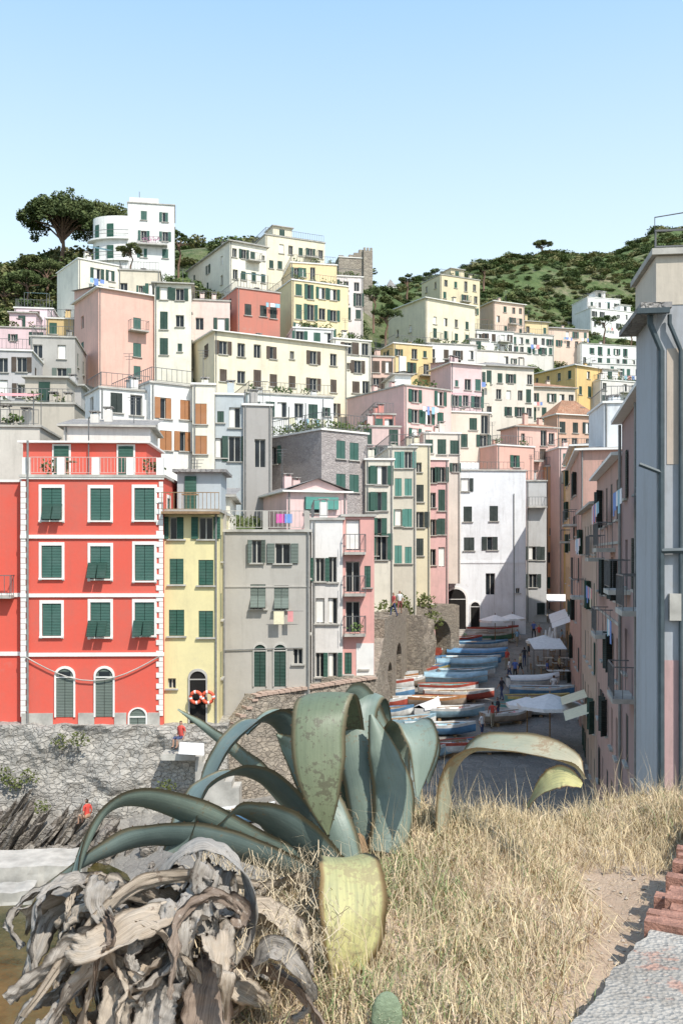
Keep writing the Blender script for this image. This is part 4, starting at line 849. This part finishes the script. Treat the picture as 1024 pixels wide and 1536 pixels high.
def wpt(t):
    k=t*(len(wp)-1); i=min(int(k),len(wp)-2); fr=k-i; return Vector((wp[i][0]+(wp[i+1][0]-wp[i][0])*fr,wp[i][1]+(wp[i+1][1]-wp[i][1])*fr,0))
NV=120
for i in range(NV):
    t=i/NV*.40; p=wpt(t); q=wpt(t+.40/NV); d=(wpt(t+.02)-wpt(max(0,t-.02))).normalized(); nn=Vector((-d.y,d.x,0)); j=noise.noise(p*6)*.03+noise.noise(p*20)*.012; j2=noise.noise(q*6)*.03+noise.noise(q*20)*.012
    a0=p+nn*j; a1=q+nn*j2; b0=p-nn*1.2; b1=q-nn*1.2
    g.hexa('concrete_top',rc,[a0+UP*-1.9,a1+UP*-1.9,b1+UP*-1.9,b0+UP*-1.9,a0+UP*(ZW-.01),a1+UP*(ZW-.01),b1+UP*ZW,b0+UP*ZW])
t=.40; TL=sum(math.dist(wp[i],wp[i+1]) for i in range(len(wp)-1))
while t<.98:
    p=wpt(t); q=wpt(t+.014); d=(q-p).normalized(); nn=Vector((-d.y,d.x,0)); L=.072
    for r_ in range(5):
        o=R.uniform(-.012,.012); z=ZW+.012+R.uniform(-.03,.015); k0=.02-r_*.235+(o if r_ else R.uniform(-.06,.03)); sk=R.uniform(-.006,.006)
        c8=[]
        for zz in (-1.9,z):
            for uu,kk in ((.004+sk,k0-.225),(L-.006,k0-.225),(L-.006-sk,k0),(.004,k0)):
                qq=p+d*uu+nn*kk; c8.append(Vector((qq.x,qq.y,zz+(R.uniform(-.008,.008) if zz>-1.8 else 0))))
        g.hexa('bricks',brick,c8)
    g.fb('mortar',rc,p,d,nn,0,L+.01,-1.9,ZW-.015,-1.2,-.03)
    t+=L/TL*1.03
g.build()
# ---------------------------------------------------------------- ribbons (leaves)
def ribmat(name,base,tip,spot,spotcol,t0=.6,rough=.45,streak=.3,fr=14,bs=.35,edge=None):
    m,nt,b=nodes(name); uv=nt.nodes.new('ShaderNodeUVMap'); sp=nt.nodes.new('ShaderNodeSeparateXYZ'); lk(nt,uv.outputs[0],sp.inputs[0])
    mp=nt.nodes.new('ShaderNodeMapping'); mp.inputs['Scale'].default_value=(fr,1.2,1); lk(nt,uv.outputs[0],mp.inputs[0]); st=noi(nt,mp.outputs[0],2,5)
    v=mapped(nt,(1,1,1)); sn=noi(nt,v,5,6,.7); s2=noi(nt,v,45,4,.7)
    c=mixc(nt,ramp(nt,sp.outputs[1],[(t0,(0,0,0)),(1,(1,1,1))]),base,tip)
    c=mixc(nt,ramp(nt,st,[(.35,(streak,)*3),(.65,(0,0,0))]),c,mul(base,.5))
    c=mixc(nt,ramp(nt,sn,[(.35,(0,0,0)),(.75,(.5,)*3)]),c,mul(tip,1.15))
    c=mixc(nt,ramp(nt,mixc(nt,.5,sn,s2),[(spot,(0,0,0)),(spot+.04,(.85,)*3)]),c,spotcol)
    if edge:
        c=mixc(nt,ramp(nt,sp.outputs[0],[(0,(.9,)*3),(.05,(.9,)*3),(.09,(0,0,0)),(.91,(0,0,0)),(.95,(.9,)*3)]),c,edge)
    lk(nt,c,b.inputs['Base Color']); b.inputs['Roughness'].default_value=rough; b.inputs['Specular IOR Level'].default_value=.45; bump(nt,b,mixc(nt,.5,st,s2),bs,.006); return m
ED=(.22,.19,.12)
ag=ribmat('agave_leaf',(.15,.195,.165),(.24,.29,.23),.57,(.19,.165,.11),edge=ED); agd=ribmat('agave_leaf_spotted',(.10,.135,.085),(.17,.19,.11),.52,(.085,.08,.05),.3,.5,edge=ED); agb=ribmat('agave_leaf_blue',(.10,.14,.13),(.17,.21,.185),.58,(.17,.145,.1),edge=ED)
agy=ribmat('agave_leaf_yellow',(.29,.31,.2),(.52,.46,.17),.52,(.30,.25,.13),.0,.6,.7,edge=(.3,.2,.1)); agt=ribmat('agave_leaf_dry_tip',(.24,.27,.2),(.46,.38,.25),.53,(.28,.2,.12),.35,edge=(.36,.27,.16))
dr=[ribmat('dead_leaf_grey',(.36,.32,.28),(.48,.44,.39),.56,(.14,.11,.09),.3,.9,1,26,1),ribmat('dead_leaf_brown',(.2,.145,.11),(.36,.28,.22),.56,(.44,.38,.32),.3,.9,1,26,1),ribmat('dead_leaf_tan',(.46,.37,.28),(.52,.45,.37),.58,(.17,.12,.09),.3,.9,1,26,1)]
def cr(P,t):
    n=len(P)-1; k=min(t*n,n-1e-6); i=int(k); f=k-i; a,b,c,d=P[max(i-1,0)],P[i],P[i+1],P[min(i+2,n)]
    return .5*((2*b)+(c-a)*f+(2*a-5*b+4*c-d)*f*f+(3*b-a-3*c+d)*f**3)
spinem=simple('leaf_spine',(.12,.06,.03),.6,.2,9,0)
def ribbon(g,pn,mat,P,Wd,side,chan=.25,th=.012,ns=44,na=8,wav=0,teeth=True,seed=0,twist=None):
    P=[Vector(p) for p in P]; Wd=[Vector((w,0,0)) for w in Wd]; S=[Vector(s) for s in side] if isinstance(side,list) else [Vector(side)]*2
    vt=[];uv=[];f=[]
    for i in range(ns+1):
        t=i/ns; p=cr(P,t); T=(cr(P,min(1,t+.01))-cr(P,max(0,t-.01))).normalized(); w=max(.002,cr(Wd,t).x); s=cr(S,t); s=(s-T*s.dot(T)).normalized(); n=T.cross(s)
        if twist: a=twist*t; s,n=s*math.cos(a)+n*math.sin(a),n*math.cos(a)-s*math.sin(a)
        for lay in (0,1):
            for j in range(na+1):
                v=j/na-.5; e=1-abs(v*2)**3; wv=wav*noise.noise(Vector((v*5+seed,t*7,seed*.7)))+wav*.6*noise.noise(Vector((v*14,t*19+seed,seed)))
                if not wav: wv=.012*(v*2)**2*noise.noise(Vector((v*2+P[0].x*7,t*9,P[-1].z*5)))
                ed=1+(.25*noise.noise(Vector((seed+v*9,t*23,4))) if wav else .05*noise.noise(Vector((P[0].x*9+v*3,t*12,4))))
                q=p+s*w*v*ed+n*(chan*w*(4*v*v-.5)+wv+(0 if lay==0 else -th*e)); vt.append(tuple(q)); uv.append((v+.5,t))
    m_=2*(na+1)
    for i in range(ns):
        for j in range(na):
            a=i*m_+j; f.append((a,a+1,a+m_+1,a+m_)); a+=na+1; f.append((a,a+m_,a+m_+1,a+1))
        a=i*m_; f.append((a,a+m_,a+m_+na+1,a+na+1)); a=i*m_+na; f.append((a,a+na+1,a+m_+na+1,a+m_))
    me=bpy.data.meshes.new(pn); me.from_pydata(vt,[],f); me.materials.append(mat); ul=me.uv_layers.new(name='UVMap')
    li=np.zeros(len(me.loops),int); me.loops.foreach_get('vertex_index',li); ul.data.foreach_set('uv',np.array(uv)[li].ravel()); me.polygons.foreach_set('use_smooth',[True]*len(me.polygons))
    o=bpy.data.objects.new(pn,me); sc.collection.objects.link(o); o.parent=g
    if teeth:
        tv=[];tf=[]
        for i in range(1,ns-1,2):
            for j in (0,na):
                a=Vector(vt[i*m_+j]); b=Vector(vt[(i+1)*m_+j]); inn=Vector(vt[i*m_+(1 if j==0 else na-1)]); out=(a-inn).normalized(); d=(b-a).normalized(); k=len(tv)
                tv+= [tuple(a-d*.003),tuple(a+d*.003),tuple(a+out*.006+d*.003)]; tf.append((k,k+1,k+2))
        me=bpy.data.meshes.new('spines'); me.from_pydata(tv,[],tf); me.materials.append(spinem); o=bpy.data.objects.new('spines',me); sc.collection.objects.link(o); o.parent=g
def emp(n): e=bpy.data.objects.new(n,None); e.empty_display_size=.1; sc.collection.objects.link(e); return e
A_=emp('agave_plant'); X1=(1,0,0)
L=lambda *a:[W(*q) for q in a]
ribbon(A_,'leaf_center',agd,L((525,1270,4.55),(520,1150,4.66),(508,1062,4.5),(492,1040,4.2),(480,1070,4.0),(478,1140,3.92),(484,1200,3.9),(492,1252,3.92)),[.16,.2,.22,.23,.235,.22,.14,.008],[(1,0,0),(1,0,0),(1,.1,.05),(1,.1,.0)],-.06,.014)
ribbon(A_,'leaf_back',ag,L((592,1255,4.6),(575,1170,4.75),(548,1090,4.8),(524,1046,4.65),(498,1050,4.5),(470,1100,4.45)),[.22,.26,.24,.2,.14,.01],[(1,.2,.2),(1,0,.3),(1,.2,.4),(1,.3,.5),(1,.4,.4)],.12,.012)
ribbon(A_,'leaf_back',ag,L((560,1270,4.4),(552,1190,4.5),(535,1100,4.6),(545,1050,4.7),(566,1055,4.85),(590,1120,4.9)),[.2,.22,.2,.17,.12,.01],[(1,-.3,-.1),(1,0,-.1),(1,0,0)],.16,.012)
ribbon(A_,'leaf_right',ag,L((604,1250,4.5),(594,1150,4.7),(599,1096,4.6),(618,1083,4.35),(634,1118,4.2),(626,1195,4.15)),[.13,.15,.16,.16,.14,.01],[(1,.3,0),(1,.1,.1),(1,-.3,.1)],.1,.012)
ribbon(A_,'leaf_right',agb,L((622,1240,4.7),(612,1160,4.9),(618,1105,4.9),(632,1090,4.7),(645,1125,4.6),(642,1175,4.6)),[.12,.14,.14,.12,.1,.01],[(1,.3,0),(1,.1,.1),(1,-.3,.1)],.1,.012)
ribbon(A_,'leaf_far_right',agt,L((662,1260,4.4),(672,1165,4.45),(708,1120,4.4),(770,1116,4.3),(825,1126,4.2),(862,1144,4.1),(878,1168,4.05)),[.12,.16,.2,.2,.16,.09,.01],[(.5,.8,.2),(.5,.9,.1),(.2,1,.25),(0,1,.35),(.1,1,.3)],.15,.01)
ribbon(A_,'leaf_left',agb,L((500,1290,4.2),(455,1225,4.25),(405,1172,4.2),(355,1155,4.1),(305,1178,3.95),(278,1230,3.85),(262,1280,3.8)),[.16,.2,.22,.22,.19,.15,.11],[(.3,-.6,.7),(.2,-.8,.6),(.1,-.95,.3),(.5,-.85,.0),(.95,-.5,-.1)],.1,.012)
ribbon(A_,'leaf_long',ag,L((490,1310,4.1),(400,1275,4.0),(300,1225,3.85),(215,1198,3.7),(160,1212,3.6),(125,1270,3.5),(108,1330,3.45),(103,1388,3.4)),[.15,.17,.17,.15,.13,.1,.06,.005],[(0,-.5,.9),(0,-.6,.8),(.1,-.8,.5),(.4,-.85,.1),(.85,-.5,0)],.14,.012)
ribbon(A_,'leaf_low',agb,L((480,1322,4.0),(390,1285,3.95),(300,1258,3.85),(220,1255,3.75),(150,1280,3.65),(70,1325,3.55)),[.13,.16,.16,.14,.1,.005],[(0,-.5,.85),(0,-.6,.8),(0,-.7,.7)],.14,.012)
ribbon(A_,'leaf_back_left',agb,L((500,1260,4.6),(460,1150,4.8),(425,1085,4.8),(385,1078,4.7),(345,1110,4.55),(315,1160,4.5),(295,1210,4.45)),[.16,.2,.22,.21,.18,.13,.02],[(.7,-.6,.3),(.6,-.7,.4),(.5,-.8,.1),(.6,-.8,0)],.12,.012)
ribbon(A_,'leaf_back_left',ag,L((510,1230,4.8),(478,1110,5.0),(440,1068,5.0),(400,1072,4.9),(370,1100,4.8)),[.14,.17,.17,.13,.02],[(.7,-.6,.3),(.5,-.8,.2),(.5,-.8,.1)],.12,.01)
ribbon(A_,'leaf_pointing',ag,L((480,1260,4.7),(400,1170,4.9),(330,1108,5.0),(268,1063,5.05)),[.14,.14,.09,.005],[(0,-.4,.8)]*2,.2,.012)
ribbon(A_,'leaf_low_front',agb,L((505,1310,4.05),(450,1260,4.0),(400,1225,3.95),(350,1215,3.9),(310,1250,3.85)),[.16,.22,.2,.14,.02],[(.4,-.4,.8),(.3,-.6,.6),(.5,-.8,.1)],.1,.012)
ribbon(A_,'leaf_upright',ag,L((520,1300,4.15),(500,1240,4.2),(470,1180,4.3),(435,1120,4.35),(415,1100,4.3)),[.16,.18,.16,.1,.01],[(1,-.2,.3)]*2,.2,.014)
ribbon(A_,'leaf_upright',ag,L((580,1280,4.3),(592,1200,4.4),(575,1130,4.45),(556,1072,4.5)),[.18,.2,.15,.02],[(1,.1,0)]*2,.2,.014)
ribbon(A_,'leaf_yellow',agy,L((505,1300,3.9),(512,1284,3.72),(524,1296,3.52),(530,1360,3.38),(524,1425,3.33),(508,1482,3.32)),[.14,.18,.23,.245,.2,.02],[(1,0,0),(1,.1,.05),(1,.25,.1),(1,.3,.15)],.06,.012)
ribbon(A_,'leaf_cut',agy,L((790,1210,4.2),(812,1180,4.12),(842,1165,4.08),(872,1178,4.05)),[.02,.1,.11,.03],[(.3,.6,.8)]*2,.1,.008)
cg=G('core'); cg.tube('core',wood,[W(530,1330,4.2),W(530,1255,4.35)],[.12,.05],8); c_=cg.build(); c_.name='core'; c_.parent=A_
# dead leaves
Dl=emp('dead_agave_leaves')
def dl(P,Wd,side,mi,wav=.02,ch=.12,tw=None,ns=60): ribbon(Dl,'dead_leaf',dr[mi],P,[w*1.15 for w in Wd],side,ch,.003,ns,12,wav*.8,False,R.uniform(0,50),tw)
dl(L((235,1345,3.3),(255,1295,3.3),(300,1266,3.3),(345,1285,3.25),(372,1340,3.15),(368,1400,3.1),(335,1450,3.05)),[.12,.13,.13,.13,.13,.11,.08],[(.3,-.8,.3),(.1,-1,.2),(.4,-1,0),(.8,-.8,0)],0,.02)
dl(L((390,1330,3.5),(300,1316,3.2),(215,1325,3.1),(150,1375,3.0),(90,1450,2.95),(35,1525,2.9)),[.04,.05,.06,.06,.05,.03],[(0,-.5,.8)]*2,2,.012)
dl(L((330,1415,3.1),(322,1450,3.0),(312,1500,2.95),(300,1590,2.9)),[.05,.11,.13,.14],X1,1,.025)
dl(L((300,1400,3.2),(240,1400,3.1),(170,1425,3.0),(110,1480,2.95),(60,1560,2.9)),[.1,.13,.12,.09,.05],[(.3,-.5,.8)]*2,0,.03)
dl(L((330,1360,3.4),(260,1365,3.3),(200,1345,3.2),(150,1330,3.2),(125,1350,3.1)),[.12,.15,.14,.1,.04],[(.2,-.6,.8)]*2,2,.03)
dl(L((340,1440,3.1),(400,1450,3.1),(450,1490,3.05),(500,1570,3.0)),[.06,.08,.08,.05],[(0,-.6,.8)]*2,1,.02)
dl(L((250,1420,3.1),(215,1450,3.0),(180,1490,2.95),(170,1560,2.9)),[.1,.14,.14,.12],[(.8,-.5,.3)]*2,2,.03)
dl(L((280,1440,3.1),(250,1475,3.0),(235,1520,2.95),(225,1600,2.9)),[.1,.13,.13,.12],[(1,-.3,.2)]*2,0,.03)
dl(L((200,1380,3.1),(140,1400,3.0),(80,1450,2.95),(10,1500,2.9)),[.08,.1,.1,.05],[(.2,-.5,.8)]*2,0,.025)
dl(L((480,1330,3.9),(430,1325,3.7),(380,1345,3.5),(340,1390,3.3)),[.07,.1,.11,.1],[(.2,-.7,.6)]*2,2,.02)
dl(L((470,1350,3.7),(430,1375,3.5),(380,1395,3.35),(330,1400,3.2)),[.06,.08,.08,.06],[(.2,-.7,.6)]*2,0,.02)
for i in range(84):
    s_=Vector(W(R.uniform(120,380),R.uniform(1330,1480),R.uniform(3.0,3.5))); a=R.uniform(0,6.28) if i%3==0 else R.uniform(2.6,5.0); l=R.uniform(.12,.5); d=Vector((math.cos(a),math.sin(a)*.5,0)); hh=R.uniform(-.02,.11)
    s_.z=min(s_.z,-1.12)
    kx=Vector((-d.y,d.x,0))*R.uniform(-.15,.15)
    pts=[s_,s_+d*l*.3+UP*hh+kx*.5,s_+d*l*.65+UP*(hh-.05)+kx,s_+d*l*.85+UP*(-.08)+kx*.4,s_+d*l*(.8+R.uniform(-.3,.3))+UP*(-.16-R.uniform(0,.08))]
    w=R.uniform(.02,.1); dl(pts,[w*.7,w*1.2,w,w*.6,w*.1],[Vector((-d.y,d.x,R.uniform(-.9,.9))),Vector((-d.y+R.uniform(-.7,.7),d.x,R.uniform(-.9,.9)))],R.choice((0,0,0,1,2,2)),.03,R.uniform(-.2,.3),R.uniform(-2,2),40)
# ---------------------------------------------------------------- grass
def grass(name,pos,ln,wd,lean,cols,droop=.35):
    n=len(pos); a=rng.uniform(0,2*np.pi,n); ln=ln[:,None]; dirx=np.stack([np.cos(a),np.sin(a),np.zeros(n)],1); le=lean[:,None]
    b=rng.uniform(0,2*np.pi,n); sd=np.stack([np.cos(b),np.sin(b)*.5,rng.uniform(-.2,.2,n)],1); sd/=np.linalg.norm(sd,axis=1)[:,None]; w=wd[:,None]
    up=np.array([[0,0,1.]]); p1=pos+dirx*ln*le*.35+up*ln*(1-le*.6)*.55; p2=p1+dirx*ln*(le*.6+.05)+up*ln*(.5-le*.85-droop*rng.uniform(0,1,(n,1))*le)
    v=np.stack([pos-sd*w,pos+sd*w,p1-sd*w*.8,p1+sd*w*.8,p2],1).reshape(-1,3); i=np.arange(n)*5
    me=bpy.data.meshes.new(name); me.vertices.add(n*5); me.vertices.foreach_set('co',v.ravel())
    loops=np.concatenate([np.stack([i,i+1,i+3,i+2],1),np.stack([i+2,i+3,i+4],1)],1).ravel(); me.loops.add(len(loops)); me.loops.foreach_set('vertex_index',loops.astype(np.int32))
    st=np.stack([np.arange(n)*7,np.arange(n)*7+4],1).ravel(); me.polygons.add(n*2); me.polygons.foreach_set('loop_start',st.astype(np.int32)); 
    try: me.polygons.foreach_set('loop_total',np.tile([4,3],n).astype(np.int32))
    except Exception: pass
    me.update(calc_edges=True)
    ca=me.color_attributes.new('Col','FLOAT_COLOR','POINT'); c=np.concatenate([np.repeat(cols,5,0),np.ones((n*5,1))],1); ca.data.foreach_set('color',c.ravel())
    m,nt,bb=nodes(name+'_blades'); at=nt.nodes.new('ShaderNodeAttribute'); at.attribute_name='Col'; lk(nt,at.outputs['Color'],bb.inputs['Base Color']); bb.inputs['Roughness'].default_value=.7
    me.materials.append(m); o=bpy.data.objects.new(name,me); sc.collection.objects.link(o)
def nz(x,y,f,s=0): return np.array([noise.noise(Vector((a*f,b*f,s))) for a,b in zip(x,y)])
def density(x,y):
    e=np.interp(x,ex,ey); pth=.98+.2*(y-3.4)+.06*np.sin(y*5); left=-.36+.15*np.sin(y*3)
    d=np.clip((pth-x)/.3,0,1)*np.clip((x-left)/.15,0,1)*np.where(y<e+.35,1,0); far=np.clip((y-5.1)/.5,0,1)*np.where((y<e+.35)&(x>-.3)&(x<2.8),1,0)
    d=np.maximum(d,far*.85); cl=nz(x,y,3.2,9); cl2=nz(x,y,9,2)
    return d*np.clip(.75+1.3*cl+.7*cl2,.2,1)
def samp(n,x0,x1,y0,y1,fn):
    x=rng.uniform(x0,x1,n); y=rng.uniform(y0,y1,n); k=rng.uniform(0,1,n)<fn(x,y); x,y=x[k],y[k]
    return np.stack([x,y,fg(x,y)-.01],1)
pos=samp(270000,-.6,2.8,2.3,6.8,density); n=len(pos)
pn_=nz(pos[:,0],pos[:,1],2.6,1)+.6*nz(pos[:,0],pos[:,1],8,3)
straw=np.array([[.62,.49,.31]])*rng.uniform(.55,1.3,(n,1))+rng.uniform(-.03,.03,(n,3)); grn=np.array([[.25,.31,.13]])*rng.uniform(.6,1.3,(n,1))
gp=np.clip(.06+.55*np.exp(-((pos[:,0]-.22)**2/.06))*np.exp(-((pos[:,1]-3.9)**2/1.2))*np.clip(.6+2*nz(pos[:,0],pos[:,1],4,7),0,1.3),0,1); isg=(rng.uniform(0,1,n)<gp)[:,None]
colr=np.clip(np.where(isg,grn,straw),.02,.85)
grass('dry_grass',pos,rng.uniform(.05,.22,n)*np.clip(1.05+1.1*pn_,.35,2),rng.uniform(.0010,.0024,n),rng.uniform(.25,1.15,n),colr)
pos=samp(7500,-.4,2.4,3.0,6.6,density); n=len(pos)
grass('tall_seed_grass',pos,rng.uniform(.2,.46,n),rng.uniform(.0008,.0015,n),rng.uniform(.05,.8,n),np.array([[.6,.48,.3]])*rng.uniform(.7,1.2,(n,1)))
pos=samp(620,.5,2.4,4.6,6.3,lambda x,y:np.full_like(x,.4)); q=[]
for p in pos: q.append(p+np.concatenate([rng.normal(0,.03,(26,2)),np.zeros((26,1))],1))
pos=np.concatenate(q); n=len(pos); grass('grass_tussocks',pos,rng.uniform(.1,.3,n),rng.uniform(.001,.002,n),rng.uniform(.2,.9,n),np.array([[.58,.46,.28]])*rng.uniform(.6,1.3,(n,1)))
pos=samp(16000,.3,2.6,2.4,6.4,lambda x,y:np.clip(.5+nz(x,y,5,4),0,1)); n=len(pos); pos[:,2]+=.012
grass('straw_litter',pos,rng.uniform(.02,.08,n),rng.uniform(.001,.002,n),np.full(n,1.1),np.array([[.58,.46,.3]])*rng.uniform(.5,1.3,(n,1)),0)
pos=np.stack([rng.uniform(-.6,-.0,1500),rng.uniform(3.0,4.0,1500),rng.uniform(-1.4,-1.25,1500)],1); n=len(pos)
grass('dry_grass_among_leaves',pos,rng.uniform(.06,.2,n),rng.uniform(.001,.002,n),rng.uniform(.3,1.1,n),np.array([[.58,.47,.32]])*rng.uniform(.6,1.2,(n,1)))
g=G('pebbles'); pm=simple('pebble',(.42,.36,.3),.9,.3,20,.3)
for _ in range(420):
    x=R.uniform(.6,2.1);y=R.uniform(2.5,6); r=R.uniform(.003,.013); z=float(fg(np.array([x]),np.array([y]))[0]); c=Vector((x,y,z+r*.4))
    q=[c+Vector((r*R.uniform(.8,1.3)*math.cos(a),r*R.uniform(.8,1.3)*math.sin(a),0)) for a in (0,1.2,2.5,3.8,5)]
    for i in range(5): g.poly('p',pm,[q[i],q[(i+1)%5],c+UP*r*.7]); 
g.build()
g=G('prickly_pear'); c0=W(580,1538,3.0); pm=simple('cactus_pad',(.2,.25,.16),.6,.3,14,.4); v,f,_,_=g.part('pad',pm); N1,N2=16,10
for i in range(N2+1):
    for j in range(N1): ph=pi*i/N2; th_=2*pi*j/N1; v.append((c0.x+.05*math.sin(ph)*math.cos(th_)*(1+.2*math.cos(ph)),c0.y+.018*math.sin(ph)*math.sin(th_),c0.z+.11*math.cos(ph)))
for i in range(N2):
    for j in range(N1): f.append((i*N1+j,i*N1+(j+1)%N1,(i+1)*N1+(j+1)%N1,(i+1)*N1+j))
for _ in range(40): 
    a=R.uniform(0,6.28); k=R.uniform(0,.9); q=c0+Vector((.045*k*math.cos(a),-.019*math.sqrt(1-k*k),.1*k*math.sin(a))); g.tube('spines',CL[3],[q,q+Vector((R.uniform(-.004,.004),-.01,.004))],.0008,3)
g.tube('stem',pm,[c0-UP*.1,c0-UP*.35],.03,8); g.build(('pad','stem'))
# ---------------------------------------------------------------- camera, light, world
cam=bpy.data.cameras.new('camera'); co=bpy.data.objects.new('camera',cam); sc.collection.objects.link(co); co.rotation_euler=(math.radians(90),0,0)
cam.sensor_fit='VERTICAL'; cam.sensor_height=36; cam.lens=F/1536*36; cam.shift_y=(HY-768)/1536; cam.clip_start=.05; cam.clip_end=6000; sc.camera=co
sv=Vector((.34,-.5,.76)).normalized()
sl=bpy.data.lights.new('sun','SUN'); sl.energy=5; sl.angle=math.radians(.5); sl.color=(1,.955,.87); so=bpy.data.objects.new('sun',sl); sc.collection.objects.link(so); so.rotation_euler=sv.to_track_quat('Z','Y').to_euler()
w=bpy.data.worlds.new('World'); sc.world=w; w.use_nodes=True; nt=w.node_tree; sk=nt.nodes.new('ShaderNodeTexSky'); sk.sky_type='NISHITA'; sk.sun_disc=False
sk.sun_elevation=math.asin(sv.z); sk.sun_rotation=math.atan2(sv.x,sv.y); sk.air_density=1.0; sk.dust_density=1.5; sk.ozone_density=1.0
tc=nt.nodes.new('ShaderNodeTexCoord'); sp=nt.nodes.new('ShaderNodeSeparateXYZ'); lk(nt,tc.outputs['Generated'],sp.inputs[0])
hzr=ramp(nt,sp.outputs[2],[(0,(.78,.84,.86)),(.28,(.66,.80,.86)),(.52,(.34,.56,.79)),(1,(.2,.36,.62))])
hzc=mixc(nt,1.0,hzr,(1,1,1),'MULTIPLY'); nt.nodes[-1].inputs[7].default_value=(7.0,7.0,7.0,1)
mixn=mixc(nt,.45,hzc,sk.outputs[0],'ADD')
nt.links.new(mixn,nt.nodes['Background'].inputs[0]); nt.nodes['Background'].inputs[1].default_value=.15
sc.view_settings.view_transform='Standard'; sc.view_settings.look='None'; sc.view_settings.exposure=0
